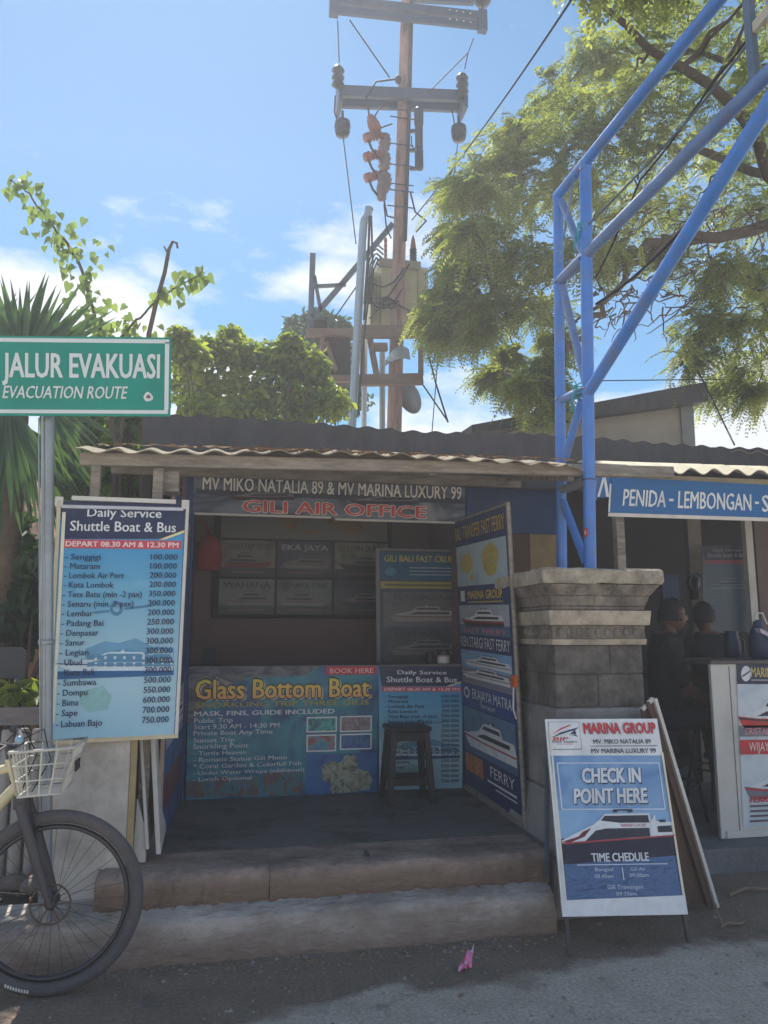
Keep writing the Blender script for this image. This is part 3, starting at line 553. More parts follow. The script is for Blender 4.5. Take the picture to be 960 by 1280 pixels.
def fares(s, detail=True):
    """the shuttle fare list; src is a close view of the board"""
    s.base(gradient('fare_sheet_print_' + ('large' if detail else 'small'), s.q[0][2] + .0, s.q[3][2] - .2 * (s.q[3][2] - s.q[0][2]), [(150, 196, 216), (166, 202, 216), (150, 192, 210), (104, 172, 206), (64, 150, 200)], .06, 3))
    nv = ink((32, 42, 78)); cream = ink((236, 220, 160)); txt = ink((26, 46, 82))
    s.poly([(277, 96), (856, 110), (852, 245), (740, 284), (290, 284), (284, 262)], nv, 1)
    s.poly([(852, 240), (852, 252), (760, 287), (730, 287)], cream, 2)
    s.rect(287, 290, 836, 331, ink((206, 74, 84)), 2); s.text('DEPART 08.30 AM & 12.30 PM', 302, 299, 822, 323, ink((240, 214, 214)), 4, .03)
    s.text('Daily Service', 400, 134 if detail else 143, 742, 177, white, 3, .015); s.text('Shuttle Boat & Bus', 322, 200, 810, 248, white, 4, .015)
    soft = ink((206, 224, 234)); win = ink((84, 138, 172)); sea = ink((36, 96, 150)); mount = ink((104, 160, 194))
    s.poly([(390, 800), (480, 765), (540, 775), (620, 752), (700, 790), (800, 800), (800, 850), (390, 850)], mount, 1)
    s.poly([(250, 902), (800, 890), (800, 918), (248, 938)], sea, 2)
    s.boat(255, 805, 540, 100, soft, soft, win, ink((60, 110, 160)), 3); s.boat(640, 770, 160, 130, ink((120, 160, 188)), ink((150, 190, 210)), win, ink((40, 90, 130)), 2)
    for k in range(9): s.rect(400 + k * 44, 830, 432 + k * 44, 850, win, 7); s.rect(400 + k * 44, 862, 432 + k * 44, 880, win, 7)
    bus = ink((112, 178, 210)); s.poly([(330, 560), (360, 500), (760, 480), (770, 600), (420, 630), (340, 620)], bus, 1); s.disc(532, 615, 30, 34, ink((70, 126, 164)), 2); s.disc(532, 615, 16, 18, ink((130, 176, 200)), 3); s.poly([(430, 628), (500, 622), (500, 632), (430, 640)], ink((70, 126, 164)), 2); s.poly([(570, 612), (700, 596), (700, 606), (570, 622)], ink((70, 126, 164)), 2)
    s.poly([(370, 990), (470, 965), (510, 1010), (490, 1070), (400, 1080), (362, 1040)], ink((140, 190, 190)), 1)
    names = ['Senggigi', 'Mataram', 'Lombok Air Port', 'Kuta Lombok', 'Tete Batu (min -2 pax)', 'Senaru (min. 2 pax)', 'Lembar', 'Padang Bai', 'Denpasar', 'Sanur', 'Legian', 'Ubud', 'Kuta Bali', 'Sumbawa', 'Dompu', 'Bima', 'Sape', 'Labuan Bajo']
    ends = [460, 457, 567, 520, 650, 612, 425, 473, 450, 387, 405, 375, 430, 440, 400, 360, 355, 467]
    fare = ['100.000', '100.000', '200.000', '200.000', '350.000', '300.000', '200.000', '250.000', '300.000', '300.000', '300.000', '300.000', '300.000', '500.000', '550.000', '600.000', '700.000', '750.000']
    for i in range(18):
        yb = 386 + 44.5 * i; xl = 300 - 42 * i / 17
        for ed_, ly, bo in ((txt, 10, .016),):
            s.text('- ' + names[i], xl, yb - 27, ends[i], yb, ed_, ly, bo); s.text(fare[i], 692 - 40 * i / 17, yb - 27 - i, 817 - 40 * i / 17, yb - i, ed_, ly, bo)
FSRC = [(275, 95), (857, 110), (803, 1175), (218, 1200)]
qs = [P(474, 988, y=Y), P(578, 985, y=Y), P(578, 833, y=Y), P(473, 832, y=Y)]
t, s = flat_sheet('fare_banner', *qs, .004, ink((60, 90, 120)), 'small blue shuttle fare banner on the counter front, behind the black stool', 'banner', 'printed banners', src=FSRC)
s.lift = .0008; fares(s, False); s.build('print', t)
# ---- fare board on the left
tlp, trp, brp, blp = P(74.5, 626, y=4.31), P(232, 630, y=4.31), P(217.6, 918, y=4.16), P(59, 925, y=4.16)
t, s = flat_sheet('fare_board', blp, brp, trp, tlp, .018, wood_old, 'tall bright blue shuttle fare board leaning on the white block beside the signpost', 'sign', src=FSRC)
fares(s); s.rect(284, 117, 848, 143, ink((40, 48, 82)), 6); s.rect(284, 124, 848, 140, ink((196, 198, 206)), 7); s.rect(838, 150, 858, 1100, ink((226, 206, 134)), 3)
s.rect(262, 160, 278, 1120, ink((226, 222, 204)), 3)
s.build('print', t)
m = MB()
a, b = P(90, 622.5, y=4.30), P(220, 627.5, y=4.30); m.bar(a, b, .02, .022, white_trim)
m.bar(tlp + np.array([.0, -.012, 0]), blp + np.array([0, -.012, .0]), .018, .012, mat('cream_batten', S(200, 190, 160), .6)); 
m.bar(trp + np.array([.012, .0, 0]), brp + np.array([.012, 0, 0]), .016, .03, white_trim)
for c in (tlp, trp): m.box(c[0] - .02, c[0] + .02, c[1] - .016, c[1] - .004, c[2] - .03, c[2] + .02, white_trim)
m.build('frame', t)
m = MB(); m.bar(blp + np.array([0, .012, -.012]), brp + np.array([.02, .012, -.008]), .03, .02, mat('cream_batten', S(200, 190, 160), .6)); m.build('batten', t)
# ---- white masonry block under it
m = MB(); xl, xr = P(64, 1000, y=4.19)[0], P(160, 1000, y=4.19)[0]
m.box(xl, xr, 4.19, 4.52, .10, .98, mat('grey_white_plaster', S(204, 199, 191), .85, .1, 3, .35, 20, dirt=S(120, 110, 100), dirt_amt=.6)); o = m.build('plaster_block', bevel=.012)
tag(o, 'square off-white plaster block below the fare board, behind the bicycle wheel', 'masonry block')
m = MB(); xr2 = P(168, 1000, y=4.19)[0]; m.box(xr + .002, xr2, 4.20, 4.24, .36, .97, mat('ochre_batten', S(168, 150, 110), .7)); tag(m.build('wooden_batten'), 'thin ochre wooden batten standing against the right edge of the plaster block', 'batten')
# ---- spare boards leaning at the left of the opening
for (xt, xb, wd_, yb, lab) in ((175, 184, .016, 1062, 'narrow white board edge leaning nearest the plaster block'), (190, 198, .024, 1068, 'thicker white board edge leaning between the plaster block and the left door')):
    t0 = P(xt, 905, y=4.33); b0 = P(xb, yb, y=4.24); mb = MB(); b0[2] = max(.357, b0[2])
    t0 = b0 + (t0 - b0) * 1.25
    mb.hexa([b0 + np.array(v) for v in ((-wd_ / 2, 0, 0), (wd_ / 2, 0, 0), (wd_ / 2 - .01, .5, 0), (-wd_ / 2 - .01, .5, 0))] + [t0 + np.array(v) for v in ((-wd_ / 2, 0, 0), (wd_ / 2, 0, 0), (wd_ / 2 - .01, .5, 0), (-wd_ / 2 - .01, .5, 0))], white_paint)
    tag(mb.build('leaning_board', bevel=.003), lab, 'board', 'spare boards by the left door')
b0 = P(173, 1010, y=4.30); mb = MB(); mb.add([(b0[0] - .012, 4.262, .357), (b0[0] + .05, 4.257, .357), (b0[0] + .04, 4.267, .52), (b0[0] - .006, 4.282, .66), (b0[0] - .012, 4.32, .357), (b0[0] + .05, 4.315, .357), (b0[0] + .04, 4.325, .52), (b0[0] - .006, 4.34, .66)], [(0, 1, 2, 3), (7, 6, 5, 4), (0, 4, 5, 1), (1, 5, 6, 2), (2, 6, 7, 3), (3, 7, 4, 0)], white_paint)
tag(mb.build('broken_tile'), 'broken white tile piece propped at the foot of the leaning boards', 'tile')
# ================================================================== INSIDE THE KIOSK
Y = 7.17
X = lambda px, py=700: P(px, py, y=Y)[0]
Z = lambda py, px=400: P(px, py, y=Y)[2]
pb = thing('poster_display', (X(376), Y, Z(772)), 'black framed display of a map above six boat posters, on the kiosk back wall', 'display')
m = MB(); m.box(X(266), X(490), Y, Y + .026, Z(773), 2.72, wood_dark); m.build('frame', pb, bevel=.003)
cells = [('map', 275, 484, 628, 675), ('CAHAYA FAST CRUISE', 275, 344, 677.5, 722), ('EKA JAYA', 347, 415, 677.5, 722), ('GOLDEN QUEEN', 418, 485, 677.5, 722), ('WAHANA', 275, 344, 725, 768), ('SEMAYA ONE', 347, 415, 725, 768), ('MARINA SRIKANDI', 418, 485, 725, 768)]
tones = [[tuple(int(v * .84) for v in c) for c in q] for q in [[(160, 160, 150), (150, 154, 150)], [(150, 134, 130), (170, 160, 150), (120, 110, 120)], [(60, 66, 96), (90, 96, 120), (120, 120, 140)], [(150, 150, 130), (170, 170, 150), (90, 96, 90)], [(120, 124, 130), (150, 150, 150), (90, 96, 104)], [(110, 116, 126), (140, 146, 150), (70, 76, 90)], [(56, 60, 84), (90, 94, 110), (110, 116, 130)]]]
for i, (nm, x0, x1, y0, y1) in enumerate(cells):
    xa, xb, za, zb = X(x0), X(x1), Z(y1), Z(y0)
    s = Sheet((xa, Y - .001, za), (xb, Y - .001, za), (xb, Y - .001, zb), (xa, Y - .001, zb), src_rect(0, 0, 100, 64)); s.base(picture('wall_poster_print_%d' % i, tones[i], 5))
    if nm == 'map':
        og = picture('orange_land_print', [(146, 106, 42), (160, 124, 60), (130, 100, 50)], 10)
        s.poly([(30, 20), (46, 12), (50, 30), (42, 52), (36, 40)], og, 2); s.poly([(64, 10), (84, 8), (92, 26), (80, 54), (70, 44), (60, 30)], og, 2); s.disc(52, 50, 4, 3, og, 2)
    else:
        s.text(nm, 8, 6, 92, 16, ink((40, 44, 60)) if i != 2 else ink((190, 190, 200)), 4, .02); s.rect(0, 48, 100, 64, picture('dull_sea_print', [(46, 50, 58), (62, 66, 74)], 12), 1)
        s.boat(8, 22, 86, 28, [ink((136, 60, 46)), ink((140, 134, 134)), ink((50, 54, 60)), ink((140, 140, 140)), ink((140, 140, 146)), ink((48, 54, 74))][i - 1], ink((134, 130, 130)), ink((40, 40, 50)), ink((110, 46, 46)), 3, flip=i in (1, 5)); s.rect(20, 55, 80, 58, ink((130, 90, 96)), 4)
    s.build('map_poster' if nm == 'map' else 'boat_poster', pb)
# poster stand on the right, standing behind the counter
Y = 6.45
qs = [P(476, 842, y=Y), P(580, 842, y=Y), P(578, 690, y=Y), P(474, 688, y=Y)]
k = (qs[0] - qs[3]) * (1.25 - .36) / (qs[3][2] - qs[0][2]) * 0
bot = [np.array([q[0], q[1], .9]) for q in qs[:2]]
t = thing('poster_stand', ((qs[0][0] + qs[1][0]) / 2, Y, .351), 'grey edged display panel with a teal heading, standing behind the counter at its right end', 'display')
m = MB(); m.quadsheet(bot[0] + np.array([-.03, .004, 0]), bot[1] + np.array([.02, .004, 0]), qs[2] + np.array([.02, .004, .02]), qs[3] + np.array([-.03, .004, .02]), .025, mat('grey_panel', S(140, 138, 138), .6)); m.build('panel', t, bevel=.003)
m = MB(); m.box(bot[0][0], bot[0][0] + .04, Y + .03, Y + .07, .353, 1.6, wood_dark); m.build('leg', t); m = MB(); m.box(bot[1][0] - .05, bot[1][0] - .01, Y + .03, Y + .07, .353, 1.6, wood_dark); m.build('leg', t)
s = Sheet(bot[0], bot[1], qs[2], qs[3], src_rect(645, 140, 915, 660)); s.base(ink((70, 76, 96)))
s.rect(648, 148, 912, 240, ink((28, 92, 132)), 1); s.text('GILI BALI FAST CRUISE', 660, 156, 900, 178, ink((206, 196, 90)), 3, .02)
for y in (196, 208, 220): s.rect(740, y, 880, y + 4, ink((150, 176, 190)), 2)
s.disc(680, 212, 18, 14, ink((80, 140, 170)), 2); s.rect(648, 246, 912, 270, ink((176, 164, 84)), 1); s.rect(660, 254, 900, 262, ink((110, 104, 70)), 2)
s.rect(656, 282, 906, 400, picture('grey_boat_print', [(86, 88, 94), (108, 108, 112), (70, 74, 82)], 4), 1); s.text('NEW GANGGA 08', 690, 290, 880, 308, ink((60, 62, 76)), 3, .02); s.boat(670, 325, 220, 60, ink((150, 144, 140)), ink((170, 166, 166)), ink((70, 66, 66)), ink((110, 60, 60)), 2)
s.rect(656, 412, 906, 520, picture('dark_boat_print', [(56, 58, 64), (78, 80, 86), (42, 46, 54)], 4), 1); s.text('OSTINA', 690, 416, 840, 432, ink((40, 44, 60)), 3, .02); s.boat(670, 438, 220, 60, ink((120, 116, 116)), ink((130, 130, 134)), ink((50, 50, 54)), ink((90, 60, 60)), 2)
s.build('print', t)
# things on and behind the counter
tz = 1.263
p = P(543, 831, y=5.88)
m = MB(); m.lathe([(.034, 0), (.036, .02), (.036, .085), (.03, .09)], (p[0] - .03, 5.90, tz), mat('black_plastic', S(30, 30, 34), .35), 16); tag(m.build('cup'), 'small black cup on the counter beside the white tin', 'cup')
m = MB(); m.lathe([(.05, 0), (.05, .045), (.046, .05)], (p[0] + .085, 5.92, tz), mat('white_enamel', S(216, 214, 208), .35), 18); m.lathe([(.051, .05), (.051, .06), (.0, .062)], (p[0] + .085, 5.92, tz), mat('pink_lid', S(190, 150, 150), .4), 18); m.lathe([(.048, .062), (.048, .105), (.04, .108)], (p[0] + .085, 5.92, tz), mat('dark_tin', S(60, 52, 56), .4), 18)
tag(m.build('tin'), 'white tin under a darker one at the right end of the counter', 'tin')
p = P(262, 822, y=5.95)
m = MB(); m.box(p[0] - .06, p[0] + .05, 5.93, 5.99, tz, tz + .012, mat('black_plastic', S(30, 30, 34), .35)); m.hexa([(p[0] - .05, 5.95, tz + .012), (p[0] + .045, 5.95, tz + .012), (p[0] + .045, 5.985, tz + .012), (p[0] - .05, 5.985, tz + .012), (p[0] - .045, 5.985, tz + .12), (p[0] + .04, 5.985, tz + .12), (p[0] + .04, 6.0, tz + .12), (p[0] - .045, 6.0, tz + .12)], mat('black_plastic', S(30, 30, 34), .35))
tag(m.build('card_reader', bevel=.004), 'small black desk device at the left end of the counter', 'device')
p = P(264, 690, y=6.6)
m = MB(); rb = mat('red_cloth', S(150, 44, 44), .8, .2, 8, .3); r = [(.0, -.16), (.10, -.15), (.115, -.05), (.10, .06), (.06, .12), (.03, .15)]
m.lathe([(max(a, .004), h) for a, h in r], (p[0] - .02, 6.62, p[2]), rb, 14); m.tube([(p[0] - .02, 6.62, p[2] + .14), (p[0] - .05, 6.6, p[2] + .24), (p[0] - .14, 6.6, p[2] + .27)], .008, rb, 6)
tag(m.build('hanging_bag'), 'red cloth bag hanging on the left inner wall of the kiosk', 'bag')
# stool
st_w = mat('stool_black_wood', S(38, 36, 38), .45, .25, 6, .2, 60)
t = thing('stool', (1.30, 5.40, .351), 'tall black wooden stool standing in front of the kiosk counter', 'stool')
cx, cy, h = 1.275, 5.42, .86
m = MB(); m.box(cx - .15, cx + .15, cy - .13, cy + .13, h - .035, h, st_w); m.build('seat', t, bevel=.012)
feet = []
for sx in (-1, 1):
    for sy in (-1, 1):
        a = np.array([cx + sx * .150, cy + sy * .13, .353]); b = np.array([cx + sx * .115, cy + sy * .095, h - .036]); feet.append((a, b))
        m = MB(); m.bar(a, b, .042, .042, st_w, up=(0, 1, 0)); m.build('leg', t, bevel=.004)
lp = lambda i, t_: feet[i][0] + (feet[i][1] - feet[i][0]) * t_
for i, j, t_ in ((0, 2, .30), (1, 3, .30), (0, 1, .40), (2, 3, .40)):
    m = MB(); m.bar(lp(i, t_), lp(j, t_), .022, .04, st_w); m.build('rung', t)
m = MB()
for i, j in ((0, 2), (1, 3), (0, 1), (2, 3)): m.bar(lp(i, .93), lp(j, .93), .02, .055, st_w)
m.build('apron', t)

# ================================================================== STREET SIDE
# ---- evacuation sign
t = thing('evacuation_sign', (P(57, 1000, y=3.99)[0], 3.99, .22), 'green evacuation route sign with a white border on a galvanised steel post', 'sign')
gm = mat('sign_green', S(8, 142, 126), .4, .06, 5, dirt=S(20, 100, 84), dirt_amt=.35); wr = mat('reflective_white', S(210, 218, 220), .4, .04)
bl, br, tr, tl = P(-17, 519.5, y=3.90), P(213, 520.5, y=3.90), P(214.5, 422, y=3.90), P(-17, 419.5, y=3.90)
m = MB(); m.quadsheet(bl, br, tr, tl, .004, gm); m.quadsheet(bl + (0, .006, .05), br + (0, .006, .05), br + (0, .006, .09), bl + (0, .006, .09), .02, steel); m.quadsheet(tl + (0, .006, -.09), tr + (0, .006, -.09), tr + (0, .006, -.05), tl + (0, .006, -.05), .02, steel); sp_ = m.build('sign_plate', t)
s = Sheet(bl, br, tr, tl, [(-17, 419.5), (214.5, 422), (213, 520.5), (-17, 519.5)]); s.base(gm)
for a in ((-14, 423.5, 211, 428.5), (-14, 512.5, 210, 517), (-14, 428.6, -8.5, 512.4)): s.rect(*a, wr, 1)
s.poly([(206, 428), (211.5, 428), (210.5, 513), (205, 513)], wr, 1)
s.text('JALUR EVAKUASI', 3, 443, 198.5, 472.5, wr, 3, .026); s.text('EVACUATION ROUTE', 2.5, 483.5, 158, 498.5, wr, 3, .016, shear=.22)
s.build('lettering', sp_)
e = Sheet(bl, br, tr, tl, s.src, .002); e.poly([(178, 496), (181, 491.5), (184, 490.2), (187, 492), (190.5, 496.5), (190, 500), (186, 502), (181, 502), (178.5, 499)], wr, 1)
e.poly([(182, 496), (184.5, 493.5), (187, 496), (187.5, 498.5), (181.5, 498.5)], mat('emblem_dark', S(110, 90, 80), .5), 2); e.build('emblem', sp_)
pb_, pt_ = P(57.5, 930, y=3.98), P(60.5, 424, y=3.98); pbase = pb_ + (pb_ - pt_) * ((pb_[2] - .205) / (pt_[2] - pb_[2]))
m = MB(); m.tube([pbase, pt_], .030, steel, 14); 
post_o = m.build('post', t)
m = MB(); d = unit(pt_ - pbase); ux = np.array([1, 0, 0])
for dx, dy in ((-.012, -.030), (.010, -.031)): m.tube([pbase + (dx, dy, .02), pt_ + (dx, dy, -.42)], .0035, steel, 5)
cl = P(58, 803, y=3.98); m.lathe([(.033, -.012), (.036, -.01), (.036, .012), (.033, .014)], cl, steel, 14); m.build('clamp', t)
# ---- stone pillar
stone = mat('carved_grey_stone', S(126, 118, 109), .9, .45, 7, 1.0, 30, dirt=S(54, 50, 47), dirt_amt=.95, dirt_scale=5, stretch=(1.6, 1.6, .7)); stone_l = mat('pale_lit_stone', S(172, 162, 146), .9, .3, 7, .7, 40, dirt=S(92, 82, 74), dirt_amt=.8, dirt_scale=4)  # paler stone of cap and bands has the lit top put into its colour
stone_d = mat('dark_block_stone', S(100, 96, 92), .9, .45, 8, 1.0, 34, dirt=S(58, 54, 52), dirt_amt=.9, dirt_scale=5); plaster_g = mat('grey_cement_plaster', S(140, 137, 136), .85, .2, 3, .4, 30, dirt=S(70, 66, 66), dirt_amt=.7, dirt_scale=2)
px0, px1, py0, py1 = 1.838, 2.388, 4.15, 4.74
zt = 1.862
t = thing('stone_pillar', ((px0 + px1) / 2, (py0 + py1) / 2, 0), 'weathered carved stone pillar with a wide moulded cap, carrying the blue steel posts', 'pillar')
zz = lambda py: P(740, py, y=4.13)[2]
def ring(mb, z0, z1, e0, e1, mm): 
    q = lambda e, z: [(px0 - e, py0 - e, z), (px1 + e, py0 - e, z), (px1 + e, py1 + e, z), (px0 - e, py1 + e, z)]
    mb.hexa(q(e0, z0) + q(e1, z1), mm)
m = MB(); ring(m, 0.0, .30, .10, .085, plaster_g); ring(m, .303, .62, .075, .012, plaster_g); ring(m, .622, zz(885), .010, .006, plaster_g)
prev = zz(885)
m.build('base', t, bevel=.02)
m = MB()
for i, zc in enumerate((zz(843), zz(806))):
    wj = [px0, px0 + (.26 if i == 0 else .34), px1]
    for a, b in zip(wj, wj[1:]): m.box(a + .003, b - .003, py0, py1, prev + .003, zc - .002, stone_d)
    m.box(px0 + .01, px1 - .01, py0 + .01, py1 - .01, prev - .004, zc, stone_d); prev = zc
m.build('shaft', t, bevel=.008)
m = MB(); ring(m, zz(806), zz(799), .015, .02, stone_l); ring(m, zz(798.5), zz(782), .012, .012, stone)
for k in range(9):
    for f in (0, 1):
        if f == 0: c = (px0 + .04 + k * .0585, py0 - .012, (zz(798.5) + zz(782)) / 2); ax = (0, -1, 0)
        else: c = (px0 - .012, py0 + .04 + k * .062, (zz(798.5) + zz(782)) / 2); ax = (-1, 0, 0)
        m.lathe([(.027, 0), (.026, .008), (.018, .010), (.016, .005), (.008, .006)], c, stone, 12, ax)
m.build('frieze', t)
m = MB(); ring(m, zz(781.5), zz(763), .035, .045, stone_l); ring(m, zz(762.5), zz(758), .015, .02, stone)
ring(m, zz(757.5), zz(745), .02, .04, stone); ring(m, zz(744.8), zz(731), .04, .085, stone); m.build('moulding', t, bevel=.006)
m = MB(); r2 = random.Random(4); e = .098; n = 14; z0, z1 = zz(730), zt
vs = []; per = []
for i in range(4 * n):
    sd_ = i // n; f = (i % n) / n; c = [(px0 - e, py0 - e), (px1 + e, py0 - e), (px1 + e, py1 + e), (px0 - e, py1 + e)]
    a, b = c[sd_], c[(sd_ + 1) % 4]; per.append((a[0] + (b[0] - a[0]) * f, a[1] + (b[1] - a[1]) * f))
cxp, cyp = (px0 + px1) / 2, (py0 + py1) / 2
for z, k in ((z0, .985), (z0 + .012, 1.0), (z1 - .012, 1.0), (z1, .97)):
    for x, y in per: q = k + r2.uniform(-.008, .006); vs.append((cxp + (x - cxp) * q, cyp + (y - cyp) * q, z + r2.uniform(-.004, .004)))
N4 = 4 * n; fs = [(j * N4 + i, j * N4 + (i + 1) % N4, (j + 1) * N4 + (i + 1) % N4, (j + 1) * N4 + i) for j in range(3) for i in range(N4)]
m.add(vs, fs + [tuple(range(N4))[::-1], tuple(range(3 * N4, 4 * N4))], stone_l); m.build('cap', t)
# ---- blue steel arch across the road
blue = mat('blue_enamel_tube', S(64, 122, 204), .42, .16, 5, .12, 30, dirt=S(116, 118, 128), dirt_amt=.55, dirt_scale=7, spec=.5); blue_b = mat('faded_blue_tube', S(96, 126, 176), .5, .2, 5, dirt=S(110, 100, 100), dirt_amt=.6)
AX = 2.155
A = lambda px, py: P(px, py, x=AX)
ar = thing('blue_arch', (AX, 4.4, zt), 'blue painted steel tube arch rising from the stone pillar and crossing over the road', 'arch')
f_b, f_t = A(737.5, 708), A(731.5, 205); b_b, b_t = A(702, 708), A(697.5, 244); f_b[2] = b_b[2] = zt + .001
for a, b, r in ((f_b, f_t, .037), (b_b, b_t, .034)): m = MB(); m.tube([a, b], r, blue, 16); m.build('post', ar)
far_y = -3.2
def chord(p, q, r, nm, ext=True, mm=blue):
    d = (q - p) / (q[1] - p[1]); end = p + d * (far_y - p[1]) if ext else q
    m = MB(); m.tube([p, end], r, mm, 14); m.build(nm, ar); return end
e1 = chord(A(696, 246), A(900, -2), .034, 'chord'); e2 = chord(A(701, 350), A(960, 92), .034, 'chord', mm=blue_b)
q1, q2 = A(736, 490), A(960, 131); d = (q2 - q1) / np.linalg.norm(q2 - q1); tt = (3.84 - q1[2]) / d[2]; m = MB(); m.tube([q1, q1 + d * tt], .036, blue, 14); m.build('brace', ar)
for a, b, r, mm in ((A(702, 252), A(733, 328), .025, blue_b), (A(703, 358), A(732, 478), .025, blue_b), (A(700, 500), A(738, 484), .027, blue_b), (A(727, 500), A(706, 575), .025, blue), (A(706, 580), A(703, 640), .02, blue), (A(700, 614), A(735, 600), .028, steel), (A(703, 625), A(733, 705), .026, blue)):
    m = MB(); m.tube([a, b], r, mm, 12); m.build('web_tube', ar)
m = MB(); a, b = A(721, 222) + (-.02, 0, 0), A(702, 332) + (-.02, 0, 0); m.bar(a, b, .012, .006, blue_b); m.build('flat_strip', ar)
for c, ax, r_ in ((A(732, 322), (0, 0, 1), .037), (A(735, 486), (0, 0, 1), .037), (A(736, 600), (0, 0, 1), .037), (A(701, 352), (0, 0, 1), .034), (A(700, 500), (0, 0, 1), .034), (A(700, 612), (0, 0, 1), .034), (A(731, 214), (0, 0, 1), .037)):
    m = MB(); m.torus(c, r_, .006, mat('weld_bead', S(60, 84, 130), .6, .4, 40, .6, 90, dirt=S(110, 90, 76), dirt_amt=.7, dirt_scale=20), ax, 24, 6); m.build('weld_bead', ar)
for yy in (-3.2, -2.8):
    m = MB(); z = 4.35; m.tube([(AX, yy, 0), (AX, yy, z)], .037, blue, 12); m.build('post', ar)
rope_m = mat('turquoise_rope', S(50, 150, 170), .7, .2, 30, .3)
for c, r_ in ((A(731, 285), .045), (A(727, 488), .05)):
    m = MB(); rr = random.Random(int(c[2] * 100))
    for k in range(5):
        zc = c[2] + (k - 2) * .018; m.tube([c + np.array([math.cos(a) * r_ - .0, math.sin(a) * r_, zc - c[2] + .01 * math.sin(2 * a + k)]) for a in np.linspace(0, 2 * math.pi, 13)], .0045, rope_m, 5)
    for k in range(4): m.tube([c + np.array([-r_, 0, 0]), c + np.array([-r_ - .01 - rr.random() * .02, rr.uniform(-.06, .06), -.05 - rr.random() * .05]), c + np.array([-r_ - .01, rr.uniform(-.08, .08), -.10 - rr.random() * .08])], .003, rope_m, 5)
    m.build('rope', ar)
m = MB(); c = A(739, 665) + (-.038, 0, 0); m.box(c[0] - .002, c[0] + .004, c[1] - .022, c[1] + .016, c[2] - .03, c[2] + .02, mat('red_sticker', S(196, 60, 60), .5)); m.box(c[0] - .0035, c[0] - .001, c[1] - .012, c[1] + .004, c[2] - .016, c[2] + .008, white_trim); m.build('sticker', ar)
# name board of the arch, seen from behind and below
sg = thing('arch_board', (AX + .1, 1.2, 3.87), 'cream name board in a grey steel frame standing between the tubes of the blue arch', 'sign')
cream = mat('cream_sign_sheet', S(226, 214, 180), .5, .06, 4); 
ya = A(945, 60)[1]; m = MB(); m.box(AX + .06, AX + .066, -2.6, ya, 3.875, 4.36, cream); m.build('panel', sg)
yu = A(929, 60)[1]; m = MB()
for y in (yu, yu - .24, yu - .9, yu - 1.6, yu - 2.4, yu - 3.2, yu - 4.0): m.box(AX + .030, AX + .058, y - .022, y + .022, 3.862, 4.355, steel_blue)
for y in (yu - .12, yu - .34): m.box(AX + .036, AX + .056, y - .008, y + .008, 3.862, 4.355, steel)
m.box(AX + .034, AX + .056, -2.6, yu - .024, 4.10, 4.15, mat('pale_frame_bar', S(176, 170, 154), .6)); m.build('frame', sg)
# cables along the arch
def cable(pts, r, lab, name='cable', sag=0.0, mm=black_cable, n=14, group=None):
    out = []
    for a, b in zip(pts, pts[1:]):
        a, b = np.array(a, float), np.array(b, float)
        for k in range(n): t_ = k / n; out.append(a + (b - a) * t_ - np.array([0, 0, sag * 4 * t_ * (1 - t_)]))
    out.append(np.array(pts[-1], float)); mb = MB(); mb.tube(out, r, mm, 6); return tag(mb.build(name), lab, 'cable', group or 'cables and wires overhead')
B = lambda px, py: P(px, py, x=AX + .07)
cable([A(736, 280), B(860, 150), B(960, 20)], .007, 'thin grey cable tied to the front blue post and rising along the arch', sag=.01, mm=steel_blue)
cable([A(736, 345) + (.05, 0, 0), B(800, 225), B(893, 100), B(960, 8)], .006, 'black cable looping beside the middle blue tube of the arch', sag=.02)
cable([B(745, 380), B(850, 290), B(960, 118)], .008, 'dark cable running below the middle blue tube of the arch', sag=.03)

# ---- check-in board
bl, br, tr, tl = P(703, 1146, y=3.655), P(860, 1143, y=3.655), P(822, 898, y=3.95), P(681, 899, y=3.95)
t = thing('check_in_board', ((bl + br) / 2 * (1, 1, 0)), 'blue and white check in board on low legs in front of the stone pillar', 'sign')
m = MB(); m.quadsheet(bl, br, tr, tl, .014, wood_old); m.build('panel', t)
s = Sheet(bl, br, tr, tl, [(80, 70), (605, 68), (742, 972), (155, 988)]); s.base(white)
whi = ink((224, 226, 232)); sky_b = picture('check_sky_print', [(98, 142, 192), (128, 164, 202), (86, 130, 182), (164, 190, 214)], 2.4, 4)
s.poly([(104, 256), (628, 254), (668, 520), (140, 520)], sky_b, 1); s.poly([(140, 520), (668, 520), (690, 640), (150, 650)], picture('check_haze_print', [(110, 158, 204), (140, 178, 212), (90, 144, 198)], 3), 1)
s.poly([(150, 648), (690, 636), (724, 892), (172, 918)], picture('check_sea_print', [(46, 74, 118), (74, 108, 154), (34, 56, 94)], 18, 7, (1, 1, 4)), 1)
s.poly([(146, 655), (690, 625), (700, 720), (160, 765)], ink((26, 28, 54)), 2)
s.rect(97, 84, 246, 226, ink((120, 130, 150)), 2); s.rect(99, 86, 243, 222, white, 3)
rdm = ink((200, 52, 54)); nv2 = ink((36, 44, 84))
s.poly([(112, 150), (150, 118), (200, 96), (192, 106), (150, 126)], rdm, 4); s.poly([(105, 168), (150, 140), (232, 112), (222, 124), (160, 146)], nv2, 4); s.poly([(190, 152), (216, 124), (222, 150), (206, 146)], nv2, 5); s.poly([(196, 158), (214, 148), (232, 160), (222, 160), (212, 154)], nv2, 4)
s.text('BIP', 114, 164, 188, 182, rdm, 5, .02, shear=.2); s.text('FAST FERRY', 108, 184, 230, 192, nv2, 5, .02); s.text('GILI BALI', 132, 196, 206, 201, rdm, 5, .01)
s.text('MARINA GROUP', 250, 90, 606, 142, ink((206, 40, 46)), 5, .03, edge=ink((150, 150, 160)), edge_w=.03, shift=(2, 3))
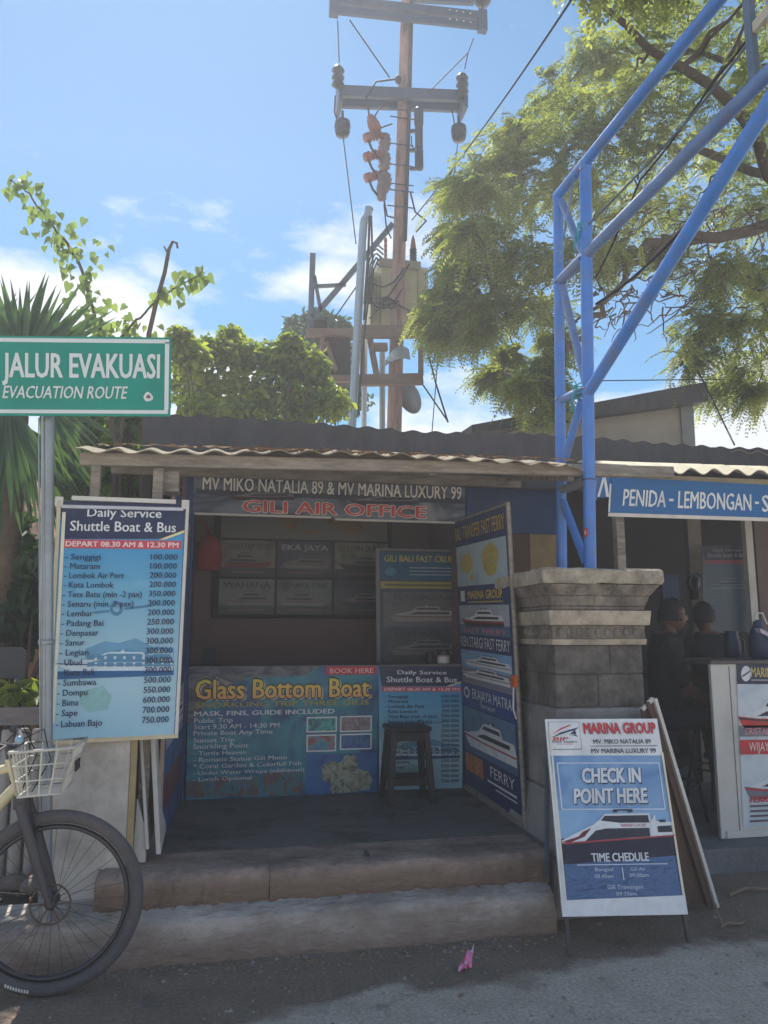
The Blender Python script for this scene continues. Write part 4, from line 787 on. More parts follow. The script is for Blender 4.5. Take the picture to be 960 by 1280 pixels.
s.text('MV. MIKO NATALIA 89', 298, 174, 580, 196, ink((40, 44, 60)), 4, .015); s.rect(280, 206, 612, 209, ink((40, 44, 60)), 3); s.text('MV MARINA LUXURY 99', 288, 220, 604, 243, ink((40, 44, 60)), 4, .015)
fr = ink((200, 214, 232))
s.poly([(134, 290), (612, 288), (616, 294), (140, 296)], fr, 3); s.poly([(154, 512), (640, 508), (640, 515), (158, 518)], fr, 3); s.poly([(132, 292), (138, 292), (160, 516), (153, 516)], fr, 3); s.poly([(609, 290), (615, 290), (643, 512), (637, 512)], fr, 3)
g_w = ink((214, 218, 226)); shd = ink((40, 50, 80))
s.text('CHECK IN', 250, 318, 530, 386, g_w, 6, .045, shear=.12, edge=shd, edge_w=.02, shift=(4, 4)); s.text('POINT HERE', 212, 416, 558, 484, g_w, 6, .045, shear=.12, edge=shd, edge_w=.02, shift=(4, 4))
hw = ink((222, 226, 230)); dkr = ink((110, 36, 50)); gl = ink((40, 44, 60))
s.poly([(152, 660), (210, 628), (300, 585), (328, 560), (400, 556), (670, 570), (676, 634), (250, 664), (160, 672)], hw, 4); s.poly([(328, 562), (352, 536), (560, 530), (576, 570)], hw, 4); s.poly([(334, 566), (352, 544), (556, 540), (562, 574), (420, 576)], gl, 5)
s.poly([(262, 660), (310, 612), (360, 602), (562, 598), (566, 636)], gl, 5); s.poly([(600, 590), (668, 586), (672, 616), (604, 618)], gl, 5); s.poly([(154, 664), (230, 640), (250, 618), (290, 600), (258, 640), (190, 668)], dkr, 5); s.poly([(160, 668), (690, 628), (691, 634), (162, 676)], ink((170, 60, 70)), 6)
s.poly([(390, 528), (392, 514), (482, 512), (484, 526), (462, 528), (460, 520), (412, 520), (410, 528)], gl, 5); s.poly([(566, 574), (584, 540), (590, 540), (600, 630), (572, 634)], hw, 6); s.rect(610, 560, 640, 572, gl, 5); s.text('MARINA LUXURY', 428, 580, 548, 594, ink((180, 60, 70)), 7)
s.text('TIME CHEDULE', 294, 712, 554, 748, g_w, 6, .03); s.rect(228, 760, 640, 764, fr, 5)
lt = ink((196, 206, 222))
s.text('Bangsal', 306, 776, 386, 792, lt, 6); s.text('08.45am', 304, 806, 388, 822, lt, 6); s.poly([(428, 776), (433, 776), (440, 830), (435, 830)], fr, 5); s.text('Gili Air', 470, 774, 540, 788, lt, 6); s.text('09:00am', 466, 800, 553, 816, lt, 6)
s.text('Gili Trawangan', 364, 850, 524, 868, lt, 6); s.text('09:30am', 404, 880, 494, 896, lt, 6)
s.poly([(95, 110), (103, 110), (172, 918), (163, 920)], ink((226, 222, 206)), 6); s.poly([(622, 240), (632, 240), (724, 892), (714, 894)], ink((226, 216, 190)), 6)
s.build('print', t)
up_ = unit(tl - bl)
for i, (c, ft) in enumerate(((bl, P(712, 1196, z=.002)), (br, P(861, 1178, z=.002)))):
    top = c + up_ * .5 + np.array([.03 if i == 0 else -.03, .02, 0]); a = ft; m = MB(); m.bar(a, top, .018, .018, mat('dark_steel_leg', S(74, 70, 70), .6, .2, metal=.2)); m.build('leg', t)
ab = (tl + tr) / 2
for q in (tl, tr):
    a = q + np.array([0.02 if q is tl else -.02, .02, -.05]); m = MB(); m.bar(a, np.array([a[0], 4.035, .225]) if q is tl else np.array([a[0], 4.02, .003]), .02, .02, steel_blue); m.build('back_leg', t)
# ---- brown backed board leaning behind it
tr2, br2 = P(816, 873, y=4.03), P(893, 1134, z=.004); br2 = np.array([br2[0], br2[1], .004])
wv = np.array([-.60, 0, .16]); tl2, bl2 = tr2 + np.array([-.07, 0, -.06]), br2 + np.array([-.30, 0, .08])
tb = thing('leaning_signboard', br2, 'brown backed signboard with a white edge leaning against the pillar behind the check in board', 'board')
m = MB(); m.quadsheet(bl2, br2, tr2, tl2, .02, mat('brown_plywood', S(96, 78, 68), .8, .25, 4, .3, dirt=S(60, 50, 46))); m.build('panel', tb)
m = MB(); m.bar(br2 + (.008, -.006, .004), tr2 + (.004, -.006, 0), .03, .02, white_trim); m.bar(tl2, tr2 + (0, 0, .0), .02, .02, white_trim); m.build('edging', tb)
m = MB(); m.bar(br2 + (-.05, -.012, .02), tr2 + (-.045, -.012, -.02), .03, .02, mat('brown_batten', S(84, 66, 58), .8)); m.build('batten', tb)

# ================================================================== NEIGHBOURING KIOSK
nk = thing('neighbour_kiosk', (4.2, 5.8, .15), 'shadowy neighbouring kiosk at the right with a pale corrugated awning', 'kiosk')
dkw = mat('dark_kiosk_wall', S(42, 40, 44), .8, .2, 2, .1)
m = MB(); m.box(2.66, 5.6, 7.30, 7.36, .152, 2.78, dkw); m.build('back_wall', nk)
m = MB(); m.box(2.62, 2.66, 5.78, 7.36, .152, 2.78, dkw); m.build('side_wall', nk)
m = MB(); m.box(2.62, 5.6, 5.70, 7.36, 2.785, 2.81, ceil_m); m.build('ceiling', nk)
m = MB(); corrugated(m, 2.72, 6.6, 4.66, 2.622, 5.58, 2.84, mat('pale_corrugated_sheet', S(196, 188, 166), .8, .12, 4, .2, dirt=S(150, 140, 124)), seed=12, amp=.021, lip=.03); m.build('awning', nk)
m = MB(); m.bar((2.68, 4.86, 2.575), (6.6, 4.86, 2.585), .04, .05, mat('pale_batten', S(184, 174, 154), .7, dirt=S(110, 100, 90))); m.build('awning_beam', nk)
q = P(774, 680, y=4.95); m = MB(); m.box(q[0] - .03, q[0] + .03, 4.92, 4.98, .152, 2.59, wood_old); m.build('post', nk)
q = P(939, 740, y=6.1); m = MB(); m.box(q[0] - .035, q[0] + .035, 6.07, 6.13, .152, 2.784, white_paint); m.build('post', nk)
q = P(868, 700, y=6.6); m = MB(); m.box(q[0] - .07, q[0] + .07, 6.57, 6.64, .152, 2.784, mat('grey_pilaster', S(140, 132, 124), .85, .15)); m.build('pilaster', nk)
q0 = P(745, 600, y=4.83)
m = MB()
for k, (a, b) in enumerate(((746, 755), (770, 778))):
    p0, p1 = P(a, 597, y=4.80), P(a - 2, 625, y=4.80); m.bar(p0, p1, .03, .01, wood_old)
m.build('bracket', nk)
bl, br, tr, tl = P(760, 645.5, y=4.78), np.array([4.45, 4.78, 2.285]), np.array([4.45, 4.78, 2.545]), P(765, 596, y=4.78)
t, s = flat_sheet('destination_banner', bl, br, tr, tl, .004, ink((36, 92, 160)), 'blue island destinations banner with white capitals hung under the right awning', 'banner', 'printed banners', src=[(765, 596), (1056, 611), (1060, 655), (760, 645.5)])
s.base(mat('banner_blue', S(20, 98, 160), .45, .06, 5, dirt=S(30, 80, 120), dirt_amt=.4)); wb = ink((222, 226, 228))
s.text('PENIDA', 777, 613.5, 827.5, 633, wb, 3, .02); s.rect(832, 623.5, 837.5, 626.5, wb, 3); s.text('LEMBONGAN', 843, 616, 933, 636.5, wb, 3, .02); s.rect(938, 627, 943, 630, wb, 3); s.text('SA', 947.5, 619, 970, 640, wb, 3, .02)
s.poly([(760, 641), (1060, 650.5), (1060, 655), (760, 645.5)], ink((214, 206, 196)), 2); s.poly([(762, 605), (764, 605), (762, 640), (760, 640)], ink((220, 220, 220)), 2)
s.build('print', t)
fl = Sheet(P(744, 622, y=4.76), P(766, 622, y=4.79), P(768, 596, y=4.79), P(746, 594, y=4.76), src_rect(0, 0, 22, 28)); fl.base(mat('banner_blue', S(30, 92, 164))); fl.poly([(2, 27), (7, 2), (10, 2), (5, 27)], wb, 2); fl.poly([(8, 2), (11, 2), (17, 27), (13, 27)], wb, 2); fl.build('folded_flap', t)
# white stall desk
dk0 = P(888, 828, y=4.80); nkz = .152
t = thing('white_desk', (3.9, 5.0, .15), 'white painted sales desk with a boat poster on its front at the right edge', 'desk')
m = MB(); m.box(3.262, 4.6, 4.80, 4.83, nkz, 1.285, white_paint); m.build('front_board', t, bevel=.003)
m = MB(); m.box(4.56, 4.6, 4.832, 5.40, nkz, 1.285, white_paint); m.build('side_board', t)
m = MB(); m.box(3.275, 3.31, 5.36, 5.40, nkz, 1.285, wood_dark); m.build('leg', t)
m = MB(); m.box(3.255, 4.62, 4.785, 5.42, 1.287, 1.31, mat('dark_desktop', S(90, 84, 82), .5)); m.build('desktop', t, bevel=.003)
m = MB(); m.box(3.40, 3.404, 4.796, 4.802, .20, 1.27, mat('seam', S(120, 116, 112), .8)); m.box(3.30, 4.6, 4.79, 4.7985, .155, .20, white_trim); m.build('batten', t)
pa = lambda px, py: P(px, py, y=4.797)
bl, br, tr, tl = pa(929, 1034), pa(1010, 1030), pa(1006, 830), pa(920, 828.5)
s = Sheet(bl, br, tr, tl, [(920, 828.5), (1006, 830), (1010, 1030), (929, 1034)]); s.base(picture('pale_sky_print', [(190, 202, 214), (206, 214, 222), (176, 190, 206)], 4))
s.rect(920, 829, 1006, 856, ink((34, 40, 70)), 1); s.disc(932, 842.5, 6, 10, whi, 2); s.poly([(927, 845), (937, 838), (937, 840), (928, 847)], ink((60, 60, 80)), 3); s.text('MARINA GROUP', 939, 835, 1000, 847, ink((206, 186, 110)), 3, .02); s.rect(939, 850, 1000, 852, ink((150, 150, 160)), 2)
s.boat(922, 872, 84, 44, rdm, whi, gl, ink((60, 40, 40)), 2); s.rect(922, 908, 1006, 922, picture('harbour_print', [(90, 100, 116), (130, 136, 146), (70, 76, 90)], 14), 2); s.text('CRISTAL FAST BOAT', 930, 911, 1004, 919, ink((226, 150, 160)), 8, .02)
s.rect(922, 926, 1007, 944, rdm, 5); s.text('WIJAYA PERKASA', 935, 929, 1004, 940, ink((236, 226, 226)), 8, .0)
s.boat(930, 962, 78, 40, ink((120, 124, 140)), whi, gl, rdm, 2); s.text('FERRY', 936, 996, 966, 1003, rdm, 8, .03, shear=.2)
for k in range(4): s.rect(936, 1006 + 6 * k, 990, 1008.5 + 6 * k, ink((90, 92, 104)), 6)
s.build('poster', t)
# fare poster hanging behind, shade put into its darkened print colours
Y = 6.2
qs = [P(879, 792, y=Y), P(937, 790, y=Y), P(936, 682, y=Y), P(878, 682, y=Y)]
t, s = flat_sheet('dim_fare_poster', *qs, .006, ink((60, 70, 90)), 'dim blue fare poster hanging in the shade behind the white desk', 'poster', src=FSRC)
s.base(gradient('shaded_fare_print', qs[0][2], qs[3][2], [(70, 82, 92), (64, 84, 98), (36, 66, 92)], .1)); s.poly([(277, 96), (856, 110), (852, 284), (290, 284)], ink((32, 36, 60)), 1); s.rect(287, 290, 836, 331, ink((130, 48, 56)), 2); s.text('Daily Service', 400, 143, 742, 177, ink((140, 142, 148)), 3); s.text('Shuttle Boat & Bus', 322, 200, 810, 248, ink((140, 142, 148)), 3); s.boat(300, 500, 480, 160, ink((90, 104, 112)), ink((90, 104, 112)), ink((40, 60, 80)), ink((40, 70, 110)), 2)
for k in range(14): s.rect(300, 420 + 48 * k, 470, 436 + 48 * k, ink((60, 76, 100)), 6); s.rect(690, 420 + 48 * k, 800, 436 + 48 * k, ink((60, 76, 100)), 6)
s.build('print', t)
t2 = P(850, 700, y=7.25)
m = MB(); m.box(P(826, 700, y=7.28)[0], P(846, 700, y=7.28)[0], 7.27, 7.295, P(830, 750, y=7.28)[2], P(830, 718, y=7.28)[2], blue_paint); o = m.build('blue_plaque'); tag(o, 'small dark blue plaque high on the back wall of the right kiosk, above the man', 'plaque')
q = P(868, 728, y=6.5); m = MB(); m.ball((q[0], 6.52, q[2]), .07, mat('black_plastic', S(30, 30, 34), .35), 14, 8, (1, .6, 1)); m.torus((q[0], 6.46, q[2]), .075, .008, steel_blue, (0, 1, 0), 20, 6); m.box(q[0] - .02, q[0] + .02, 6.48, 6.56, q[2] - .16, q[2] - .05, mat('black_plastic', S(30, 30, 34), .35)); tag(m.build('wall_fan'), 'small dark fan fixed to the grey pilaster behind the men', 'fan')
# blue jug and folded cloth on the desk edge
q = P(914, 790, y=5.3); m = MB(); bp_ = mat('blue_plastic', S(34, 48, 80), .5); m.lathe([(.045, 0), (.06, .02), (.058, .12), (.045, .17), (.05, .2)], (q[0], 5.3, 1.311), bp_, 14); m.tube([(q[0] + .055, 5.3, 1.46), (q[0] + .1, 5.3, 1.44), (q[0] + .1, 5.3, 1.36), (q[0] + .056, 5.3, 1.34)], .008, bp_, 6); tag(m.build('jug'), 'blue plastic jug on the white desk left of the blue handled bag', 'jug')
q = P(952, 815, y=5.0); m = MB(); m.lathe([(.05, 0), (.075, .03), (.07, .16), (.035, .24), (.03, .28)], (q[0], 5.02, 1.311), bp_, 12); m.tube([(q[0] - .03, 5.02, 1.58), (q[0] - .02, 5.0, 1.64), (q[0] + .03, 5.0, 1.64), (q[0] + .06, 5.0, 1.56)], .007, white_trim, 6)
m.hexa([(q[0] - .05, 4.93, 1.50), (q[0] + .3, 4.90, 1.32), (q[0] + .34, 5.1, 1.32), (q[0] - .03, 5.1, 1.50), (q[0] - .05, 4.93, 1.53), (q[0] + .3, 4.90, 1.36), (q[0] + .34, 5.1, 1.36), (q[0] - .03, 5.1, 1.53)], mat('lilac_cloth', S(190, 180, 200), .8)); tag(m.build('bag'), 'blue bag with a pale folded cloth on the white desk at the right frame edge', 'bag')
# ================================================================== PEOPLE
skin = mat('brown_skin', S(96, 62, 50), .55, .08, 12); hair_m = mat('black_hair', S(20, 18, 20), .6, .3, 40, .4); tee = mat('black_tee', S(26, 26, 30), .85, .12, 20, .2); trous = mat('charcoal_trousers', S(44, 46, 56), .9, .15, 20, .2)
def person(x, y, fz, heading, label, reach):
    """seated figure: one skinned body; local +x is the way it faces"""
    J = [((0, 0, .76), .125), ((.0, 0, .92), .125), ((.02, 0, 1.12), .145), ((.035, 0, 1.27), .11), ((.055, 0, 1.345), .056), ((.07, 0, 1.41), .053)]
    E_ = [(0, 1), (1, 2), (2, 3), (3, 4), (4, 5)]
    def add(p, r, par): J.append((p, r)); E_.append((par, len(J) - 1)); return len(J) - 1
    hands = []
    for s_ in (1, -1):
        h = add((.03, .10 * s_, .73), .095, 0); k = add((.42, .12 * s_, .72), .062, h); c = add((.40, .11 * s_, .48), .052, k); a = add((.38, .11 * s_, .30), .036, c); add((.50, .125 * s_, .262), .032, a)
        sh_ = add((.02, .185 * s_, 1.265), .064, 3); el = add(reach[0] if s_ == 1 else (.06, -.25, .97), .044, sh_)
        wr_ = reach[1] if s_ == 1 else (.30, -.16, .83); w = add(wr_, .028, el); hd = np.array(wr_) + unit(np.array(wr_) - np.array(J[el][0])) * .07; add(tuple(hd), .03, w); hands.append((np.array(wr_), hd, s_))
    me = bpy.data.meshes.new('tmp'); me.from_pydata([j[0] for j in J], E_, []); o = bpy.data.objects.new('tmp', me); sc.collection.objects.link(o)
    md = o.modifiers.new('skin', 'SKIN'); md.use_smooth_shade = True
    for i, j in enumerate(J): me.skin_vertices[0].data[i].radius = (j[1], j[1] * (1.18 if i < 4 else 1))
    me.skin_vertices[0].data[0].use_root = True; ss = o.modifiers.new('sub', 'SUBSURF'); ss.levels = ss.render_levels = 3
    bm_ = bpy.data.meshes.new_from_object(o.evaluated_get(bpy.context.evaluated_depsgraph_get()))
    V = np.array([v.co[:] for v in bm_.vertices]); Fc = [tuple(p.vertices) for p in bm_.polygons]
    bm_n = [type('n', (), {'normal': v.normal[:]})() for v in bm_.vertices]; bpy.data.objects.remove(o); bpy.data.meshes.remove(me); bpy.data.meshes.remove(bm_)
    mb = MB()
    for f in Fc:
        pass
    cen = np.array([V[list(f)].mean(0) for f in Fc])
    def which(c):
        if c[2] < .30 and c[0] > .3: return wood_dark
        if c[2] < .80 and (c[0] > .12 or c[2] < .70) and abs(c[1]) < .23 and not (c[2] > .78): return trous
        if c[2] > 1.335 and abs(c[1]) < .09: return skin
        for a, b, s_ in hands:
            el = np.array(reach[0]) if s_ == 1 else np.array((.06, -.25, .97)); ax = b - el; t_ = (c - el) @ ax / (ax @ ax)
            if t_ > .0 and np.linalg.norm(c - el - ax * t_) < .07: return skin
        return trous if c[2] < .78 else tee
    # creased cloth: shallow folds pressed into shirt and trousers
    nrm_ = np.array([v.normal[:] for v in bm_n]); fold = .5 * np.sin(V[:, 2] * 62 + 9 * np.sin(V[:, 1] * 21 + V[:, 0] * 17)) + .5 * np.sin(V[:, 0] * 48 + V[:, 2] * 37 + 6 * np.sin(V[:, 1] * 33)); cl_ = ((V[:, 2] > .34) & (V[:, 2] < 1.31)).astype(float)
    V = V + nrm_ * (fold * .0065 * cl_)[:, None]
    ms = [which(c) for c in cen]; base = len(mb.v); mb.v.extend(map(tuple, V))
    for f, mm in zip(Fc, ms): mb.f.append(f); mb.m.append(mb.mi(mm)); mb.sm.append(True)
    # head: skull narrowing to the chin, brow, nose, lips, ears
    hc = np.array([.095, 0, 1.475]); n, k = 20, 16; hv = []
    for i in range(k + 1):
        th = math.pi * i / k
        for j in range(n):
            ph = 2 * math.pi * j / n; d = np.array([math.sin(th) * math.cos(ph), math.sin(th) * math.sin(ph), math.cos(th)])
            p = d * np.array([.098, .076, .118])
            if d[2] < 0: p[1] *= 1 + .28 * d[2]; p[0] += -.012 * d[2] * (d[0] > 0)
            if d[0] > .75 and abs(d[1]) < .3 and -.35 < d[2] < .12: p[0] += .024 * (1 - abs(d[1]) / .3) * (1 - abs(d[2] + .18) / .3 if abs(d[2] + .18) < .3 else 0)
            if d[0] > .7 and .12 < d[2] < .3 and .2 < abs(d[1]) < .6: p[0] -= .005
            hv.append(hc + p)
    mb.add(hv, [(i * n + j, (i + 1) * n + j, (i + 1) * n + (j + 1) % n, i * n + (j + 1) % n) for i in range(k) for j in range(n)], skin, True)
    for s_ in (1, -1): mb.ball(hc + np.array([-.005, .076 * s_, -.01]), .03, skin, 10, 6, (.6, .35, 1))
    mb.ball(hc + np.array([.094, 0, -.062]), .018, mat('lips', S(120, 66, 60), .5), 10, 5, (.4, 1.2, .45))
    for a, b, s_ in hands:          # palm, four bent fingers, thumb
        d = unit(b - a); sd_ = unit(np.cross(d, (0, 0, 1))); u = np.cross(sd_, d)
        for q, (off, ln) in enumerate(((-.030, .062), (-.010, .074), (.010, .070), (.030, .054))):
            p0 = b + sd_ * off; mb.tube([p0 - d * .02, p0 + d * ln * .45, p0 + d * ln * .8 - u * .015, p0 + d * ln - u * .04], [.0095, .009, .008, .0065], skin, 7)
        t0 = a + d * .03 + sd_ * .032 * s_; mb.tube([t0, t0 + d * .03 + sd_ * .02 * s_, t0 + d * .06 + sd_ * .022 * s_ - u * .01], [.012, .0105, .008], skin, 7)
    ca, sa = math.cos(heading), math.sin(heading)
    rot = lambda p: (x + p[0] * ca - p[1] * sa, y + p[0] * sa + p[1] * ca, fz + p[2])
    mb.v = [rot(p) for p in mb.v]
    root = mb.build('person'); tag(root, label, 'person', 'people in the right kiosk')
    # hair and eyes are pieces of their own
    hb = MB(); hv = []; n, k = 22, 10
    for i in range(k + 1):
        th = math.pi * .62 * i / k
        for j in range(n):
            ph = 2 * math.pi * j / n; d = np.array([math.sin(th) * math.cos(ph), math.sin(th) * math.sin(ph), math.cos(th)])
            lim = 1.0
            if d[0] > .35 and d[2] < .50: lim = .86
            rj = 1 + rnd.uniform(-.03, .05); hv.append(hc + np.array([-.006, 0, .006]) + d * np.array([.109, .088, .130]) * rj * lim)
    hb.add(hv, [(i * n + j, (i + 1) * n + j, (i + 1) * n + (j + 1) % n, i * n + (j + 1) % n) for i in range(k) for j in range(n)], hair_m, True); 
    for q in range(520):        # short strands that break the outline
        th = math.pi * (.06 + .54 * rnd.random()); ph = 2 * math.pi * rnd.random(); d = np.array([math.sin(th) * math.cos(ph), math.sin(th) * math.sin(ph), math.cos(th)])
        if d[0] > .4 and d[2] < .45: continue
        p = hc + d * np.array([.105, .086, .128]); tg = unit(np.cross(d, np.array([rnd.uniform(-1, 1), rnd.uniform(-1, 1), rnd.uniform(-1, 1)]))); tip = p + d * rnd.uniform(.008, .022) + tg * rnd.uniform(.01, .03); w_ = unit(np.cross(tg, d)) * .004; hb.add([p - w_, p + w_, tip], [(0, 1, 2)], hair_m)
    hb.v = [rot(p) for p in hb.v]; h = hb.build('hair', root)
    for s_ in (1, -1):
        eb = MB(); eb.ball(hc + np.array([.081, .031 * s_, .008]), .011, mat('dark_eye', S(50, 40, 36), .2), 10, 6); eb.v = [rot(p) for p in eb.v]; eb.build('eye', root)
    return root
def tall_stool(x, y, fz, label):
    t = thing('stool', (x, y, fz), label, 'stool', 'stools in the right kiosk'); m = MB(); m.lathe([(.17, .60), (.18, .605), (.18, .635), (.17, .64)], (x, y, fz), wood_dark, 20); m.build('seat', t)
    fs_ = []
    for sx, sy in ((1, 1), (1, -1), (-1, -1), (-1, 1)):
        a, b = np.array([x + sx * .18, y + sy * .18, fz + .002]), np.array([x + sx * .10, y + sy * .10, fz + .60]); m = MB(); m.tube([a, b], .014, wood_dark, 8); m.build('leg', t); fs_.append((a, b))
    m = MB(); m.torus((x, y, fz + .25), .205, .009, wood_dark, (0, 0, 1), 24, 6); m.build('rung', t)
h1 = P(842, 771, y=5.40); fz1 = h1[2] - 1.475
FZ = .152
hx = P(840, 771, y=5.42); lift = hx[2] - 1.475 - FZ
hb_ = .0
m = MB(); m.box(2.70, 3.20, 5.90, 7.2, FZ, FZ + .06, wood_dark); 
def plinth(x, y, h, lab):
    m = MB(); m.box(x - .35, x + .62, y - .3, y + .3, FZ, FZ + h, mat('dark_deck_board', S(60, 54, 52), .8, .25, 3, .2)); tag(m.build('low_platform'), lab, 'platform', 'low platforms in the right kiosk')
if lift > .03: plinth(hx[0] - .1, 5.42, lift, 'dark low platform the man in the black shirt sits over, behind the white board edge')
fz = FZ + max(lift, 0)
tall_stool(hx[0] - .10, 5.42, fz, 'dark round stool under the man in the black shirt')
person(hx[0] - .10, 5.42, fz, R(-12), 'person in a black t-shirt seated in profile and facing right beside the stone pillar', ((.20, .22, 1.02), (.40, .12, .98)))
h2 = P(877, 787, y=6.0); l2 = h2[2] - 1.475 - FZ
tall_stool(h2[0], 6.0 - .1, FZ + max(0, l2), 'dark round stool under the person with the back turned')
if l2 > .03:
    m = MB(); m.box(h2[0] - .3, h2[0] + .3, 5.73, 6.5, FZ, FZ + l2, mat('dark_deck_board', S(60, 54, 52))); tag(m.build('low_platform'), 'dark low platform under the person with the back turned', 'platform', 'low platforms in the right kiosk')
person(h2[0], 5.9, FZ + max(0, l2), R(80), 'person with black hair and back turned, seated behind the man in the black t-shirt', ((.12, .24, 1.0), (.34, .14, .90)))

# ================================================================== BICYCLE
by = 3.70
hub = P(62, 1131, y=by); hub[2] = .372; hub[0] = P(61, 1200, y=by)[0]
bk = thing('bicycle', (hub[0], by, 0), 'cream bicycle with a white wire basket parked at the left edge of the road', 'bicycle')
frame_m = mat('cream_frame_paint', S(214, 206, 168), .4, .08, 6, dirt=S(150, 140, 116), dirt_amt=.5); fork_m = mat('dark_fork', S(62, 62, 68), .45, .15, 8, dirt=S(90, 80, 74), dirt_amt=.5); chrome = mat('dull_chrome', S(150, 150, 152), .35, .1, 8, metal=.8); rim_m = mat('dark_rim', S(70, 70, 74), .4, .1, metal=.6)
tyre_m = mat('dusty_tyre', S(84, 83, 86), .8, .18, 14, .4, 110, dirt=S(110, 102, 96), dirt_amt=.5, dirt_scale=4)
rotor_m = mat('rusty_rotor', S(92, 78, 70), .6, .3, 20, metal=.4)
def wheel(c):
    m = MB(); m.torus(c, .344, .028, tyre_m, (0, 1, 0), 64, 12, .9)
    w = m.build('tyre', None); w.name = 'wheel'; w.parent = bk; w.data.transform(Matrix.Translation(-Vector(bk.location)))
    mk = MB(); a0 = R(243)      # faded lettering moulded on the tyre wall
    for k in range(9):
        a = a0 + k * R(1.9); p = np.array(c) + np.array([math.cos(a), 0, math.sin(a)]) * .347; mk.box(p[0] - .0035, p[0] + .0035, by - .0265, by - .0245, p[2] - .006, p[2] + .006, white_trim)
    mk.build('tyre_lettering', w)
    m = MB(); m.torus(c, .303, .011, rim_m, (0, 1, 0), 64, 8, 1.4); m.build('rim', w)
    m = MB(); m.lathe([(.012, -.055), (.024, -.045), (.016, -.03), (.016, .03), (.024, .045), (.012, .055)], c, fork_m, 14, (0, 1, 0)); m.build('hub', w)
    m = MB()
    for k in range(32):
        a = 2 * math.pi * k / 32; b = a + (.35 if k % 4 < 2 else -.35); yo = .035 * (1 if k % 2 else -1)
        m.tube([c + np.array([math.cos(b) * .02, yo, math.sin(b) * .02]), c + np.array([math.cos(a) * .297, 0, math.sin(a) * .297])], .0010, rim_m, 4, False)
    m.build('spokes', w)
    m = MB(); m.torus(c + np.array([0, -.042, 0]), .080, .004, rotor_m, (0, 1, 0), 32, 6)
    for k in range(6): a = k * math.pi / 3; m.bar(c + np.array([0, -.042, 0]), c + np.array([math.cos(a) * .080, -.042, math.sin(a) * .080]), .004, .007, rotor_m)
    m.build('brake_disc', w); return w
wheel(hub); rear = hub + np.array([-1.10, 0, 0]); wheel(rear)
crown = P(29, 1000, y=by); hd_b, hd_t = P(26, 992, y=by), P(13, 948, y=by)
m = MB()
for sy in (-.062, .062):
    o = np.array([0, sy, 0]); m.tube([crown + o, crown + (hub - crown) * .6 + o, hub + o], [.022, .021, .014], fork_m, 10)
m.bar(crown + (0, -.075, 0), crown + (0, .075, 0), .045, .05, fork_m); m.build('fork', bk)
m = MB(); c1 = crown + (hub - crown) * .10; m.tube([c1 + (0, -.062, 0), c1 + (hub - crown) * .25 + (0, -.062, 0)], .017, chrome, 10); m.build('fork_stanchion', bk)
bb = np.array([rear[0] + .44, by, .30]); seat_t = np.array([rear[0] + .27, by, .80])
m = MB(); m.tube([hd_b, hd_t], .024, frame_m, 12); m.tube([hd_t + (hd_b - hd_t) * .25, seat_t], .019, frame_m, 12); m.tube([hd_t + (hd_b - hd_t) * .75, bb], .024, frame_m, 12); m.tube([bb, seat_t], .019, frame_m, 12)
for sy in (-.06, .06): m.tube([rear + (0, sy, 0), bb + (0, sy * .5, 0)], .010, frame_m, 8); m.tube([rear + (0, sy, 0), seat_t + (0, sy * .4, -.03)], .009, frame_m, 8)
m.build('frame', bk)
m = MB(); m.tube([seat_t, seat_t + (-.04, 0, .14)], .014, chrome, 10); m.build('seat_post', bk)
m = MB(); m.hexa([seat_t + np.array(v) for v in ((-.18, -.08, .14), (.12, -.02, .14), (.12, .02, .14), (-.18, .08, .14), (-.17, -.075, .19), (.1, -.015, .175), (.1, .015, .175), (-.17, .075, .19))], black_rubber); m.build('saddle', bk, bevel=.015)
m = MB(); m.torus(bb + (0, -.045, 0), .095, .006, fork_m, (0, 1, 0), 30, 6); m.tube([bb + (0, -.05, 0), bb + (.12, -.06, -.12)], .011, fork_m, 8); m.box(bb[0] + .08, bb[0] + .17, by - .16, by - .07, bb[2] - .135, bb[2] - .11, black_rubber); m.tube([bb + (0, .05, 0), bb + (-.12, .06, .12)], .011, fork_m, 8); m.box(bb[0] - .17, bb[0] - .08, by + .07, by + .16, bb[2] + .11, bb[2] + .135, black_rubber); m.build('crank', bk)
st = P(10, 938, y=by); m = MB(); m.tube([hd_t, st, P(22, 930, y=by)], .016, fork_m, 10)
bar_c = P(22, 930, y=by); pts = [bar_c + np.array(v) for v in ((-.10, -.32, .03), (-.05, -.22, .03), (0, -.08, 0), (0, .08, 0), (-.05, .22, .03), (-.10, .32, .03))]
m.tube(pts, .012, fork_m, 10); m.build('handlebar', bk)
for s_ in (0, -1):
    a, b = np.array(pts[s_]), np.array(pts[1 if s_ == 0 else -2]); m = MB(); m.tube([a, a + (b - a) * .85], .017, black_rubber, 10); m.build('grip', bk)
    m = MB(); l0 = a + (b - a) * 1.1; m.tube([l0, l0 + (.05, 0, -.01), a + (b - a) * .35 + (.06, 0, -.035)], .006, fork_m, 6); m.build('brake_lever', bk)
m = MB(); bc = bar_c + (.02, -.06, .02); m.tube([bc, bc + (.10, -.02, .05), bc + (.13, 0, -.08), crown + (.03, -.03, .02), hub + (-.03, -.06, .1)], .003, black_cable, 6); m.tube([bc + (-.05, 0, 0), bc + (.02, -.05, .07), bc + (.08, -.03, -.05), crown + (0, -.03, .05)], .003, black_cable, 6); m.build('brake_cable', bk)
m = MB(); m.ball(bar_c + (.03, -.11, .03), .018, mat('bell_blue', S(150, 180, 200), .3), 10, 8); m.build('bell', bk)
